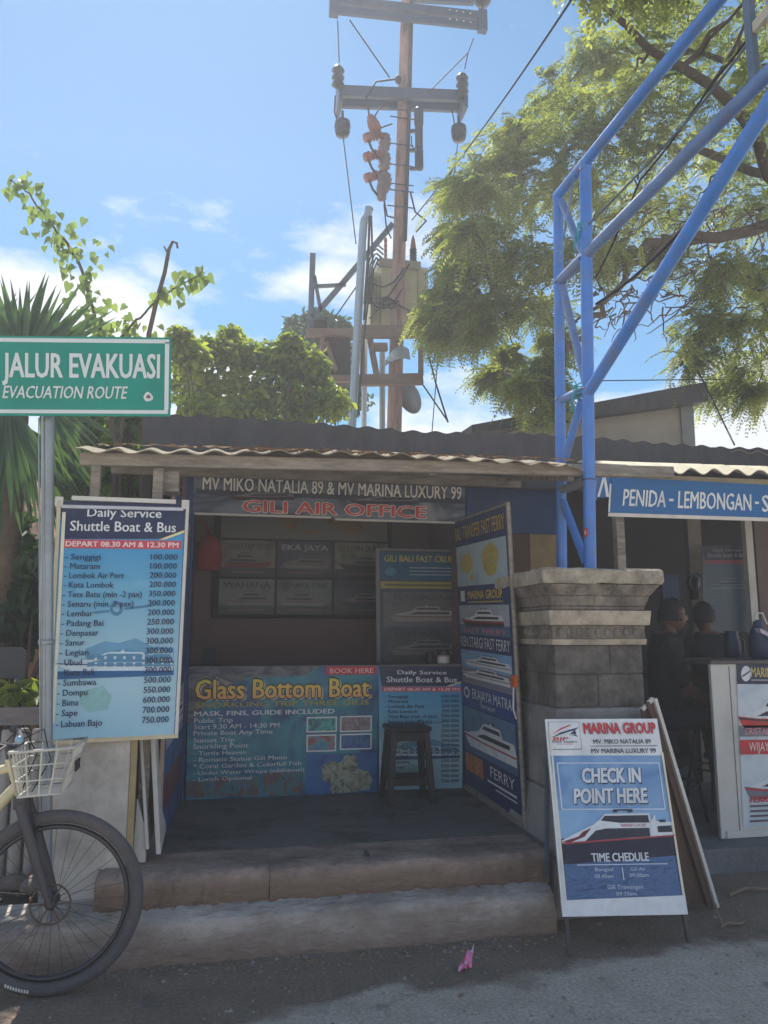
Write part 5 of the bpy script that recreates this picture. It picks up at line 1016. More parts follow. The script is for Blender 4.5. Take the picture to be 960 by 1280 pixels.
# wire basket in front of the bars
b0, b1 = P(23, 937, y=by)[0], P(101, 930, y=by)[0]; c0, c1 = P(31, 990, y=by)[0], P(82, 985, y=by)[0]; zt_, zb_ = P(60, 933, y=by)[2], P(60, 988, y=by)[2]
wire = mat('white_basket_wire', S(200, 198, 190), .45, .06, 6, dirt=S(160, 150, 140), dirt_amt=.3); m = MB(); yt, yb_ = .155, .125
def Lr(t_): 
    f = lambda a, b: a + (b - a) * t_
    return [(f(c0, b0), by - f(yb_, yt)), (f(c1, b1), by - f(yb_, yt)), (f(c1, b1), by + f(yb_, yt)), (f(c0, b0), by + f(yb_, yt))], f(zb_, zt_)
for t_, r_ in ((0, .0055), (.34, .0038), (.68, .0038), (1, .0066)):
    c, z = Lr(t_); c = [(x, y, z + .012 * (x - c0) / (b1 - c0)) for x, y in c]; m.tube(c + [c[0]], r_, wire, 6)
lo, zl = Lr(0); hi, zh = Lr(1)
for s_ in range(4):
    n = 4 if s_ % 2 == 0 else 6
    for k in range(n + 1):
        f = k / n; a = np.array(lo[s_]) + (np.array(lo[(s_ + 1) % 4]) - np.array(lo[s_])) * f; b = np.array(hi[s_]) + (np.array(hi[(s_ + 1) % 4]) - np.array(hi[s_])) * f
        m.tube([(a[0], a[1], zl + .012 * (a[0] - c0) / (b1 - c0)), (b[0], b[1], zh + .012 * (b[0] - c0) / (b1 - c0))], .0038, wire, 6)
for k in range(8): f = (k + .5) / 8; y = by - yb_ + 2 * yb_ * f; m.tube([(c0, y, zl), (c1, y, zl + .006)], .0034, wire, 6)
m.build('basket', bk)
m = MB(); m.box(b1 - .012, b1 - .006, by - .05, by + .05, (zt_ + zb_) / 2 - .01, (zt_ + zb_) / 2 + .035, black_rubber); m.build('basket_plate', bk)

# ================================================================== LEFT SIDE, BEHIND THE BICYCLE
pick = mat('grey_white_picket', S(176, 170, 164), .85, .14, 4, .3, 30, dirt=S(110, 98, 90), dirt_amt=.7); 
fn = thing('picket_fence', (P(20, 1000, y=4.55)[0], 4.55, .17), 'pale picket fence with a grey plank rail behind the bicycle at the left edge', 'fence')
m = MB(); xr = P(62, 895, y=4.53)[0]; m.box(xr - 2.4, xr, 4.52, 4.545, P(30, 906, y=4.53)[2], P(30, 884, y=4.53)[2], mat('grey_rail_plank', S(128, 122, 120), .85, .2, 4, .3, stretch=(1, 8, 8))); m.build('rail', fn)
x = P(116, 1000, y=4.56)[0]; k = 0
while x > xr - 2.4 and k < 40:
    w_ = .055 + .012 * rnd.random(); top = P(20, 909, y=4.57)[2] + rnd.uniform(-.02, .015); m = MB(); c = x - w_ / 2
    m.lathe([(w_ / 2, 0), (w_ / 2 * .98, top - .17 - .01), (w_ / 2 * .8, top - .17)], (c, 4.578 + rnd.uniform(-.006, .006), .171), pick, 10); m.build('picket', fn); x -= w_ + .012; k += 1
ch = thing('chair', (P(12, 850, y=5.0)[0], 5.05, .17), 'dark grey rounded chair back showing above the picket fence at the left edge', 'chair')
cm = mat('dark_grey_plastic', S(66, 68, 72), .55, .1, 6); q0, q1 = P(-34, 848, y=5.0), P(33.5, 809, y=5.0)
m = MB(); r_ = .05; pts = []
for cx_, cz_, a0 in ((q1[0] - r_, q1[2] - r_, 0), (q0[0] + r_, q1[2] - r_, 90)):
    for k in range(6): a = R(a0 + 18 * k); pts.append((cx_ + r_ * math.cos(a), cz_ + r_ * math.sin(a)))
pts += [(q0[0], q0[2]), (q1[0], q0[2])]; n = len(pts)
m.add([(a, 5.0, b) for a, b in pts] + [(a, 5.022, b) for a, b in pts], [tuple(range(n)), tuple(range(n, 2 * n))[::-1]] + [(i, n + i, n + (i + 1) % n, (i + 1) % n) for i in range(n)], cm); m.build('backrest', ch)
m = MB(); m.box(q0[0] + .02, q1[0] - .02, 5.03, 5.42, .86, .89, cm); m.build('seat', ch, bevel=.01)
for x_ in (q0[0] + .04, q1[0] - .04):
    m = MB(); m.bar((x_, 5.02, q0[2] + .03), (x_, 5.05, .172), .025, .025, steel_blue); m.build('leg', ch); m = MB(); m.bar((x_, 5.40, .858), (x_, 5.42, .172), .025, .025, steel_blue); m.build('leg', ch)
# thatched hut and plank wall behind the plants
hut = thing('thatched_hut', (P(20, 800, y=8.2)[0], 8.6, 0), 'small plank walled hut with a pinkish brown thatch roof behind the plants, far left', 'hut')
thatch = mat('thatch', S(172, 140, 122), .95, .35, 7, .8, 60, dirt=S(92, 70, 60), dirt_amt=.7, stretch=(3, 3, .8)); plank = mat('hut_planks', S(150, 116, 88), .85, .3, 4, .4, 30, dirt=S(80, 60, 48), stretch=(8, 8, 1))
hx0, hx1 = P(-260, 800, y=8.2)[0], P(72, 800, y=8.2)[0]; ze, zr = P(30, 672, y=7.7)[2], P(30, 560, y=9.6)[2]
m = MB(); m.box(hx0, hx1, 8.2, 10.6, -.01, ze + .1, plank)
for k in range(16): x_ = hx0 + (hx1 - hx0) * (k + .5) / 16; m.box(x_ - .07, x_ + .07, 8.175, 8.198, .0, ze + .05, plank)
m.build('wall', hut)
m = MB(); r3 = np.random.default_rng(5); n = 40; rows_ = 9; vs = []
for j in range(rows_ + 1):
    for i in range(n + 1):
        t_ = j / rows_; vs.append((hx0 - .3 + (hx1 - hx0 + .7) * i / n - (t_ * .5 if i > n / 2 else -t_ * .5), 7.7 + 1.9 * t_ + r3.normal(0, .02), ze + (zr - ze) * t_ + r3.normal(0, .035)))
fs = [(j * (n + 1) + i, j * (n + 1) + i + 1, (j + 1) * (n + 1) + i + 1, (j + 1) * (n + 1) + i) for j in range(rows_) for i in range(n)]
m.add(vs, fs, thatch); 
m.add([(a, b, c - .16) for a, b, c in vs], [f[::-1] for f in fs], thatch); k_ = len(vs)
m.add([vs[i] for i in range(n + 1)] + [(vs[i][0], vs[i][1], vs[i][2] - .16 - abs(r3.normal(0, .04))) for i in range(n + 1)], [(i + 1, i, n + 1 + i, n + 2 + i) for i in range(n)], thatch)
m.hexa([(hx0 - .2, 9.6, zr - .2), (hx1 + .2, 9.6, zr - .2), (hx1 + .3, 11.4, ze - .1), (hx0 - .3, 11.4, ze - .1), (hx0 - .2, 9.6, zr), (hx1 + .2, 9.6, zr), (hx1 + .3, 11.4, ze + .1), (hx0 - .3, 11.4, ze + .1)], thatch)
m.build('roof', hut)
# loose stones in the gap at the end of the step
stn = mat('loose_stone', S(120, 110, 104), .9, .25, 5, .6, 30, dirt=S(70, 60, 56))
for i, (px, py, r_, lab) in enumerate(((85, 1098, .055, 'grey loose stone in the gap by the plaster block, behind the wheel spokes'), (50, 1112, .07, 'largest flat stone behind the bicycle hub'), (104, 1092, .035, 'small pale stone nearest the end of the upper step'), (18, 1108, .06, 'round stone at the left frame edge below the pickets'))):
    c = P(px, py, z=.23); m = MB(); rr = random.Random(i); m.ball((c[0], max(c[1], 4.12), .172 + r_ * .55 + .04), r_, stn, 10, 7, (1.4, 1, .7)); m.v = [(a + rr.uniform(-.008, .008), b + rr.uniform(-.008, .008), d + rr.uniform(-.006, .006)) for a, b, d in m.v]; tag(m.build('stone'), lab, 'stone', 'loose stones behind the bicycle')
# litter
c = P(582, 1212, z=0); m = MB(); pk = mat('pink_wrapper', S(214, 120, 160), .35, .3, 40); wh_ = white_trim; rr = random.Random(2)
vs = [(c[0] + (i / 5 - .5) * .075 + .25 * (j / 3 - .5) * .1 + rr.uniform(-.008, .008), c[1] + (i / 5 - .5) * .03 + (j / 3 - .5) * .05, .004 + (.075 * i / 5 * (j / 3) + rr.uniform(0, .022))) for j in range(4) for i in range(6)]
for j in range(3):
    for i in range(5): m.add([vs[j * 6 + i], vs[j * 6 + i + 1], vs[(j + 1) * 6 + i + 1], vs[(j + 1) * 6 + i]], [(0, 1, 2, 3), (3, 2, 1, 0)][:1], pk if (i + j) % 3 else mat('red_wrapper', S(190, 60, 90), .35) if i % 2 else wh_)
tag(m.build('wrapper'), 'crumpled pink and white sweet wrapper lying on the road', 'litter')
for i, (px, py, r_, lab) in enumerate(((382, 1199, .012, 'small pebble on the road close below the kerb'), (375, 1226, .006, 'tiny pale pebble on the open road under the kerb pebble'), (622, 1188, .014, 'crumb of kerb concrete below the kerb, right of the wrapper'))):
    c = P(px, py, z=0); m = MB(); m.ball((c[0], c[1], r_ * .6), r_, stn, 8, 6, (1.2, 1, .8)); tag(m.build('pebble'), lab, 'pebble', 'pebbles on the road')
br_m = mat('dry_stick', S(128, 112, 96), .9, .2, 8); 
c = P(918, 1160, z=0); m = MB(); m.tube([c + np.array(v) for v in ((-.08, 0, .01), (-.03, .02, .02), (.05, .01, .015), (.1, .05, .01))], [.01, .009, .008, .004], br_m, 7); m.tube([c + np.array(v) for v in ((-.06, .01, .015), (-.06, .05, .06), (-.05, .07, .10))], [.008, .006, .003], br_m, 6); tag(m.build('dry_stick'), 'forked dry stick lying on the ground right of the check in board', 'stick')
c = P(940, 1120, z=0); m = MB(); m.tube([c + np.array(v) for v in ((-.15, 0, .012), (.0, .05, .03), (.12, .03, .02), (.3, .08, .012))], [.012, .011, .009, .006], br_m, 7); tag(m.build('fallen_branch'), 'curved grey fallen branch on the dark ground below the white desk', 'branch')
# dead leaves caught on the canopy
m = MB(); rr = random.Random(8); lit = mat('dead_leaf', S(150, 118, 84), .9, .3, 20)
for k in range(260):
    x_ = rr.gauss(.55, .45) if k % 3 else rr.uniform(-.7, 2.1); 
    if not -.8 < x_ < 2.15: continue
    y_ = 4.275 + abs(rr.gauss(0, .06)); z_ = 2.497 + .042 * (x_ + .835) / 3.02 + (y_ - 4.27) * .19 + .004 + rr.uniform(0, .014); a = rr.uniform(0, 6.28); l, w_ = rr.uniform(.02, .07), rr.uniform(.003, .012)
    d = np.array([math.cos(a) * l, math.sin(a) * l * .5, rr.uniform(-.006, .012)]); s_ = np.array([-math.sin(a) * w_, math.cos(a) * w_, rr.uniform(-.004, .004)]); p = np.array([x_, y_, z_]); m.add([p - d, p + s_, p + d, p - s_], [(0, 1, 2, 3)], lit)
o = m.build('leaf_litter'); o['kind'] = 'stuff'; tag(o, 'dry leaf litter caught along the front edge of the kiosk canopy', 'dead leaves')

# grit and leaf crumbs swept against the kerb and over the road
r6 = np.random.default_rng(31); gv, gf = [], []
for k in range(1500):
    x_ = r6.uniform(-2.2, 4.2); y_ = 3.90 - abs(r6.normal(0, .10)) if k % 2 else r6.uniform(2.6, 3.88); 
    if x_ > 1.75 and k % 2: y_ += r6.uniform(0, .6)
    if x_ > 2.6: y_ = min(y_, 4.55)
    s_ = abs(r6.normal(0, .0045)) + .0018; c = np.array([x_, y_, .0]); b = len(gv); a0 = r6.uniform(0, 6.28)
    for j in range(4): a = a0 + j * 1.571; gv.append(c + np.array([math.cos(a), math.sin(a), 0]) * s_ * r6.uniform(.7, 1.5) + (0, 0, .0005))
    gv.append(c + (0, 0, s_ * r6.uniform(.5, 1.1))); gf += [(b + j, b + (j + 1) % 4, b + 4) for j in range(4)]
o = arrays_obj('grit', np.array(gv), np.array(gf), mat('road_grit', S(150, 138, 126), .9, .5, 60)); o['kind'] = 'stuff'; tag(o, 'loose grit scattered on the road and along the foot of the kerb', 'grit')
m = MB(); rr = random.Random(77)
for k in range(90):
    x_ = rr.uniform(-.5, 1.7); y_, z_ = ((3.88 - abs(rr.gauss(0, .05)), .002), (4.02 - abs(rr.gauss(0, .02)), .207), (rr.uniform(4.2, 5.6), .354), (rr.uniform(2.9, 3.8), .002))[k % 4]
    a = rr.uniform(0, 6.28); l, w_ = rr.uniform(.008, .028), rr.uniform(.003, .009); d = np.array([math.cos(a) * l, math.sin(a) * l, rr.uniform(0, .004)]); q = np.array([-math.sin(a) * w_, math.cos(a) * w_, rr.uniform(.001, .005)]); p = np.array([x_, y_, z_ + .002]); m.add([p - d, p + q, p + d, p - q + (0, 0, .002)], [(0, 1, 2, 3)], lit)
o = m.build('leaf_crumbs'); o['kind'] = 'stuff'; tag(o, 'dry leaf crumbs scattered on the road, steps and kiosk floor', 'dead leaves')
# ================================================================== UTILITY POLE
UY = 11.4
U = lambda px, py, dy=0.0: P(px, py, y=UY + dy)
a, b = U(493, 525), U(508, -12); base = a + (b - a) * (a[2] / (a[2] - b[2])) 
poles_wood = mat('utility_pole_wood', S(168, 138, 130), .85, .25, 3, .4, 40, dirt=S(84, 70, 68), dirt_amt=.8, stretch=(6, 6, 1)); arm_m = mat('crossarm_steel', S(70, 84, 106), .5, .15, 5, .05, metal=.2, dirt=S(80, 78, 80), dirt_amt=.4)
up_ = thing('utility_pole', base, 'tall wooden power pole with two steel crossarms, insulators and fuses behind the kiosk roof', 'power pole')
m = MB(); m.tube([base, a, b], [.14, .118, .088], poles_wood, 16); m.build('pole', up_)
m = MB(); m.tube([U(502, 240, -.02) + (0, 0, 0), U(507, 120, -.03)], .02, black_cable, 8)
m.tube([U(499, 300, -.1) + (.1, 0, 0), U(510, 120, -.1) + (.03, 0, 0), U(515, 0, -.1)], .03, mat('dark_conduit', S(66, 62, 70), .6), 8); m.build('conduit', up_)
# upper double arm, tilted in the picture because it points towards us
L0, L1 = U(416, 13, -.1), U(600, 33, -.25)
m = MB()
for dz in (.095, -.095): m.bar(L0 + (0, -.12, dz), L1 + (0, -.12, dz), .06, .135, arm_m)
for e in (L0, L1): m.box(e[0] - .075, e[0] + .075, e[1] - .17, e[1] - .06, e[2] - .20, e[2] + .19, arm_m)
m.build('crossarm', up_)
m = MB()
for e, s_ in ((L0, 1), (L1, -1)):
    for k in range(4): m.box(e[0] + s_ * (.22 + .12 * k) - .012, e[0] + s_ * (.22 + .12 * k) + .012, e[1] - .1535, e[1] - .15, e[2] + .07, e[2] + .095, white_trim); m.box(e[0] + s_ * (.22 + .12 * k) - .012, e[0] + s_ * (.22 + .12 * k) + .012, e[1] - .1535, e[1] - .15, e[2] - .10, e[2] - .075, white_trim)
m.build('bolt_row', up_)
m = MB(); m.bar(U(508, -1, .1), U(592, 3, .0), .08, .08, arm_m); m.build('crossarm', up_)
# lower arm
l0, l1 = U(424, 121, -.05), U(578, 127, -.15)
m = MB(); m.bar(l0 + (0, -.13, 0), l1 + (0, -.13, 0), .07, .19, arm_m); m.bar(l0 + (0, .13, 0), l1 + (0, .13, 0), .07, .19, arm_m); m.build('crossarm', up_)
for e in (l0, l1):
    m = MB(); m.box(e[0] - .035, e[0] + .035, e[1] - .2, e[1] + .2, e[2] - .24, e[2] + .24, arm_m); m.build('end_bracket', up_)
def post_ins(c, h=.32, r=.105, nm='insulator', mm=porcelain, n=3):
    m = MB(); pr = [(.03, 0)]
    for k in range(n): z = h * (k + .15) / n; pr += [(r * .62, z), (r, z + h / n * .25), (r * .6, z + h / n * .8)]
    pr += [(.025, h)]; m.lathe(pr, c, mm, 14); m.build(nm, up_)
post_ins(U(422.5, 110, -.3), .38); post_ins(U(578, 119, -.4), .38)
for px, py in ((428, 160), (573.5, 166)):
    c = U(px, py, -.3); m = MB(); m.lathe([(.02, .30), (.025, .16), (.05, .15), (.125, .10), (.13, .0), (.10, -.03), (.125, -.06), (.10, -.13), (.02, -.15)], c, porcelain, 18); m.build('insulator', up_)
c = U(603, -2, -.3); m = MB(); m.lathe([(.02, -.14), (.1, -.12), (.15, -.05), (.15, .08), (.05, .12)], c, porcelain, 18); m.tube([c + (0, 0, -.14), c + (0, 0, -.34)], .02, arm_m, 6); m.build('insulator', up_)
m = MB(); m.lathe([(.03, 0), (.05, .03), (.05, .1), (.03, .13)], U(497.5, 104, -.15), porcelain, 10); m.build('insulator', up_)
# three drop-out fuses on the left of the pole
for px, py in ((460, 172), (460, 196), (461, 222)):
    c = U(px, py, -.35); m = MB(); d = unit(np.array([.9, .1, .42])); m.lathe([(.03, -.13), (.075, -.12), (.085, -.03), (.05, -.02)], c + d * .06, red_brown, 8, d, smooth=False); m.lathe([(.035, .0), (.075, .03), (.04, .06), (.085, .09), (.045, .13), (.08, .16), (.04, .2)], c + d * .06, mat('fuse_red', S(120, 76, 72), .4, .2, 10), 10, d, smooth=False)
    m.lathe([(.03, .0), (.07, .02), (.04, .06), (.10, .08), (.05, .13), (.105, .16), (.05, .21), (.10, .24), (.05, .28), (.08, .31), (.03, .35)], c + (.27, .1, -.16), mat('grey_porcelain', S(122, 106, 106), .4, .2, 8), 10, unit(np.array([.12, 0, 1]))); m.tube([c + (-.03, 0, .05), c + (.05, -.05, -.22), c + (.2, 0, -.36)], .02, porcelain, 7); m.build('fuse_cutout', up_)
m = MB(); c = U(467, 156, -.35); m.lathe([(.03, -.12), (.10, -.1), (.10, .02), (.06, .04), (.09, .07), (.05, .16)], c, red_brown, 12, unit(np.array([-.4, 0, 1]))); m.build('fuse_cutout', up_)
m = MB(); c = U(477, 243, -.35); m.lathe([(.03, -.1), (.075, -.08), (.085, .12), (.06, .2), (.08, .3), (.04, .36)], c, mat('grey_porcelain', S(150, 130, 128), .4), 12); m.build('insulator', up_)
# black arrester column on the right
m = MB(); m.lathe([(.03, 0), (.07, .02), (.07, .34), (.05, .36), (.065, .38), (.065, .78), (.075, .8), (.08, 1.06), (.05, 1.1)], U(524, 212, -.25), mat('arrester_black', S(50, 52, 60), .4), 14)
for py in (164, 188, 211): m.bar(U(513, py, -.1), U(527, py, -.25), .05, .05, arm_m)
m.build('arrester', up_)
for k, py in enumerate((137, 147, 180, 206, 230, 238, 258)):
    p = U(497 + (3 if py < 180 else 0), py, -.1); m = MB(); m.tube([p + (-.17, 0, 0), p + (.27, 0, 0)], .011, arm_m, 6); m.build('step_bolt', up_)
wiresets = [([U(422, 26, -.3), U(424, 78, -.3)], .010), ([U(437, 25, -.3), U(487, 97, -.3)], .012), ([U(592, 48, -.3), U(585, 66, -.3), U(535, 116, -.3)], .010), ([U(585, 66, -.3), U(581, 86, -.3)], .01), ([U(494, 99, -.3), U(470, 102, -.3), U(458, 122, -.3), U(462, 147, -.3)], .016), ([U(490, 128, -.3), U(475, 134, -.3), U(467, 148, -.3)], .013), ([U(490, 155, -.2), U(475, 160, -.3)], .012), ([U(419, 120, -.3), U(418, 140, -.3), U(422, 152, -.3)], .012), ([U(565, 137, -.3), U(568, 154, -.3)], .01), ([U(513, 240, -.2), U(519, 265, -.3), U(530, 274, -.3), U(533, 276, -.3), U(520, 290, -.3)], .014), ([U(480, 250, -.3), U(484, 270, -.3), U(492, 272, -.2)], .014), ([U(480, 255, -.3), U(483, 285, -.3), U(489, 298, -.2)], .012), ([U(514, 170, -.2), U(515, 182, -.2), U(520, 190, -.2)], .010)]
for pts, r_ in wiresets: m = MB(); m.tube(pts, r_, black_cable, 6); m.build('jumper_wire', up_)
m = MB(); c = U(487, 436, -.25); vs = []
for i in range(9):
    t_ = i / 8; vs += [U(478 + 33 * t_, 452 - 30 * math.sin(t_ * 2.2) * .8 + 4, -.42), U(482 + 31 * t_, 461 - 30 * math.sin(t_ * 2.2) * .3 - 4, -.2)]
m.add(vs, [(2 * i, 2 * i + 1, 2 * i + 3, 2 * i + 2) for i in range(8)] + [(2 * i + 2, 2 * i + 3, 2 * i + 1, 2 * i) for i in range(0)], mat('bright_tin', S(150, 176, 200), .4, .1, metal=.3)); m.add([(x, y + .012, z) for x, y, z in vs], [(2 * i, 2 * i + 2, 2 * i + 3, 2 * i + 1) for i in range(8)], mat('bright_tin', S(150, 176, 200))); m.build('tin_guard', up_)
c = U(508, 497, .35); m = MB(); m.lathe([(.05, -.3), (.08, -.12), (.28, .04), (.30, .06), (.0, .07)], c, mat('grey_horn', S(120, 122, 122), .6, .1), 22, unit(np.array([.55, -.8, .15]))); m.tube([c + (0, 0, 0), U(495, 500, .05)], .03, arm_m, 8); m.build('loudspeaker', up_)
# timber frame carrying the transformer
tf = thing('transformer_platform', U(470, 470), 'weathered timber platform bolted to the power pole under the transformer', 'platform')
for pa_, pb2, w_, h_ in ((U(452, 415, -.3), U(524, 415, -.3), .1, .19), (U(452, 413, .5), U(522, 413, .5), .1, .16), (U(384, 416, -.25), U(456, 416, -.25), .1, .11), (U(440, 476, -.3), U(528, 474, -.3), .1, .17), (U(440, 476, .4), U(528, 474, .4), .1, .15), (U(400, 473, -.2), U(442, 474, -.2), .08, .1), (U(464, 434, -.3), U(484, 434, -.3), .08, .12)):
    m = MB(); m.bar(pa_, pb2, w_, h_, timber); m.build('beam', tf)
for pa_, pb2, w_ in ((U(462, 422, -.22), U(471, 470, -.22), .08), (U(526, 418, -.25), U(526, 470, -.25), .07), (U(403, 420, -.2), U(403, 475, -.2), .06), (U(453, 422, .45), U(453, 470, .45), .07)):
    m = MB(); m.bar(pa_, pb2, w_, w_, timber); m.build('strut', tf)
for pa_, pb2, w_ in ((U(391, 398, -.2), U(491, 280, -.2), .085), (U(391, 317, -.2), U(388, 412, -.2), .085), (U(393, 345, -.2), U(401, 390, -.2), .05), (U(396, 358, -.2), U(432, 356, -.2), .05)):
    m = MB(); m.bar(pa_, pb2, w_, .05, steel_blue, up=(0, 1, 0)); m.build('steel_brace', tf)
m = MB(); q0, q1 = U(405, 472, -.1), U(438, 420, -.1); m.box(q0[0], q1[0], UY - .1, UY + .5, q0[2], q1[2], mat('black_crate_wood', S(58, 50, 50), .85, .3, 5, .3)); m.bar(U(408, 428, -.16), U(420, 464, -.16), .08, .05, timber); m.build('crate', tf)
m = MB(); m.box(U(392, 414, -.2)[0], U(408, 414, -.2)[0], UY - .3, UY - .05, U(400, 411, -.2)[2], U(400, 403, -.2)[2], wood_dark); m.build('block', tf)
# transformer
tr_ = thing('transformer', U(495, 408), 'cream painted transformer tank with bushings on a timber platform on the power pole', 'transformer')
tc_ = mat('transformer_cream', S(196, 190, 160), .6, .08, 3, .05, dirt=S(130, 124, 104), dirt_amt=.5); TY0, TY1 = -.05, .45
def ubox(m, x0, y0, x1, y1, d0, d1, mm):
    p0, p1 = U(x0, y1, d0), U(x1, y0, d0); m.box(p0[0], p1[0], UY + d0, UY + d1, p0[2], p1[2], mm)
m = MB(); ubox(m, 476, 330, 522, 406, .16, .62, tc_); m.build('tank', tr_, bevel=.01)
m = MB(); ubox(m, 474, 327, 526, 332, .12, .66, mat('transformer_lid', S(150, 148, 134), .6)); m.build('lid', tr_)
for x0_, y0_, x1_ in ((462, 341, 474.5), (523, 335, 535)):
    m = MB(); ubox(m, x0_, y0_, x1_, 406, .2, .58, tc_)
    for k in range(5): ubox(m, x0_ + 1 + 2.2 * k, y0_ + 2, x0_ + 1.8 + 2.2 * k, 404, .1, .2005, tc_)
    m.build('radiator', tr_)
m = MB(); ubox(m, 493, 345, 506, 375, .145, .158, mat('transformer_lid', S(150, 148, 134), .6)); m.build('door_panel', tr_)
for px, py0_, py1_, r_ in ((482, 327, 297, .03), (516.5, 327, 310, .06), (497, 327, 316, .04)):
    p = U(px, py0_, .35); h = U(px, py1_, .35)[2] - p[2]; m = MB(); pr = [(r_ * .6, 0)]
    for k in range(5): pr += [(r_ * (1.1 if r_ > .05 else 1), h * (k + .2) / 5), (r_ * .75, h * (k + .85) / 5)]
    m.lathe(pr + [(.012, h)], p, porcelain if r_ > .05 else red_brown, 12); m.build('bushing', tr_)
p = U(516.5, 312, .35); m = MB(); m.lathe([(.05, 0), (.05, .05), (.03, .18), (.008, .26)], p, red_brown, 12); m.build('bushing', tr_)
m = MB()
for k in range(5): m.tube([U(455 + 2 * k, 380, -.1), U(459 + 2 * k, 325 + 3 * k, -.1), U(464 + 2 * k, 310 + 4 * k, 0), U(471, 305 + 6 * k, .1), U(479, 312 + 6 * k, .2)], .014, black_cable, 6)
for (x0, y0, x1, y1, dip) in ((458, 345, 505, 335, 18), (456, 365, 502, 362, 22), (460, 372, 520, 395, -6), (462, 398, 512, 330, 4)):
    m.tube([U(x0 + (x1 - x0) * t_, y0 + (y1 - y0) * t_ + dip * 4 * t_ * (1 - t_), -.15) for t_ in np.linspace(0, 1, 12)], .014, black_cable, 6)
for k in range(5): m.tube([U(478 + 3 * k + 8 * math.cos(t_), 378 + 3 * math.sin(2 * t_ + k) + 5 * math.sin(t_), -.16) for t_ in np.linspace(0, 5.5, 12)], .012, black_cable, 6)
m.build('cable_loops', tr_)
# steel pipe posts
def pipe(name, pts, r_, lab, mm=steel): m = MB(); m.tube(pts, r_, mm, 14); return tag(m.build(name), lab, 'post', 'steel posts by the power pole')
pA, pB = U(440.5, 525, -.6), U(453, 300, -.6); pb0 = pA + (pA - pB) * (pA[2] / (pB[2] - pA[2])); 
bend = [U(455 + 6 * math.sin(t_), 275 - 10 * (1 - math.cos(t_)) - 4 * t_, -.6) for t_ in np.linspace(.1, 1.5, 6)]
pipe('steel_post', [pb0, pA, pB, U(454.5, 280, -.6)] + bend, .062, 'tall light grey steel pipe post with a bent top, left of the transformer', mat('light_steel_pipe', S(160, 176, 190), .4, .1, 4, metal=.4))
m = MB(); m.ball(U(462, 262, -.6), .055, porcelain, 12, 8); tag(m.build('pipe_cap'), 'dark round cap on the bent top of the tall steel pipe post', 'cap')
pA, pB = U(455, 525, .9), U(457, 392, .9); pipe('steel_post', [np.array([pA[0], pA[1], 0]), pA, pB], .045, 'thin steel post between the tall pipe and the wooden pole', mat('pale_steel_pipe', S(190, 200, 206), .4, .08, metal=.3))
pA, pB = U(478, 525, .9), U(478, 440, .9); pipe('steel_post', [np.array([pA[0], pA[1], 0]), pA, pB], .05, 'short steel post close behind the wooden pole', steel)
m = MB(); m.tube([U(462, 270, -.66), U(460, 330, -.66), U(455, 400, -.66)], .02, black_cable, 6); m.tube([U(464, 270, -.66), U(466, 330, -.66), U(456, 410, -.66), U(447, 520, -.66)], .016, black_cable, 6); tag(m.build('cable'), 'pair of black cables strapped down the tall steel pipe post', 'cable')
# long wires
cable([U(515, 275, -.2), P(600, 165, y=8.0), P(722, -12, y=4.5)], .010, 'overhead service wire slanting from the pole up to the top of the picture', sag=.02)
cable([U(429, 172, -.3), U(445, 305, -.5)], .009, 'thin wire hanging from the left insulator to the steel pipe post')
cable([U(572, 180, -.3), U(560, 285, -.3), U(548, 440, -.3), U(540, 540, -.3)], .008, 'thin wire hanging from the right insulator down behind the leaves')
cable([U(530, 420, -.2), U(545, 480, -.2), U(560, 528, -.2)], .014, 'dark wire drooping from the transformer platform behind the roof')
cable([U(528, 480, -.2), U(560, 527, -.2)], .012, 'straight stay wire from the lower platform beam to the roof line')
cable([U(386, 398, -.2), U(340, 470, -1), U(240, 545, -3)], .010, 'thin wire running left from the timber platform across the bush', sag=.1)
cable([U(447, 356, -.6), U(418, 398, -.4)], .010, 'short thin stay between the steel pipe post and the platform')
cable([P(872, 462, y=8.6), P(918, 556, y=7.5)], .011, 'dark stay wire behind the far sloping roof at the right')
cable([P(742, 476, y=8.4), P(905, 474, y=8.4)], .007, 'thin dark wire above the far sloping roof')

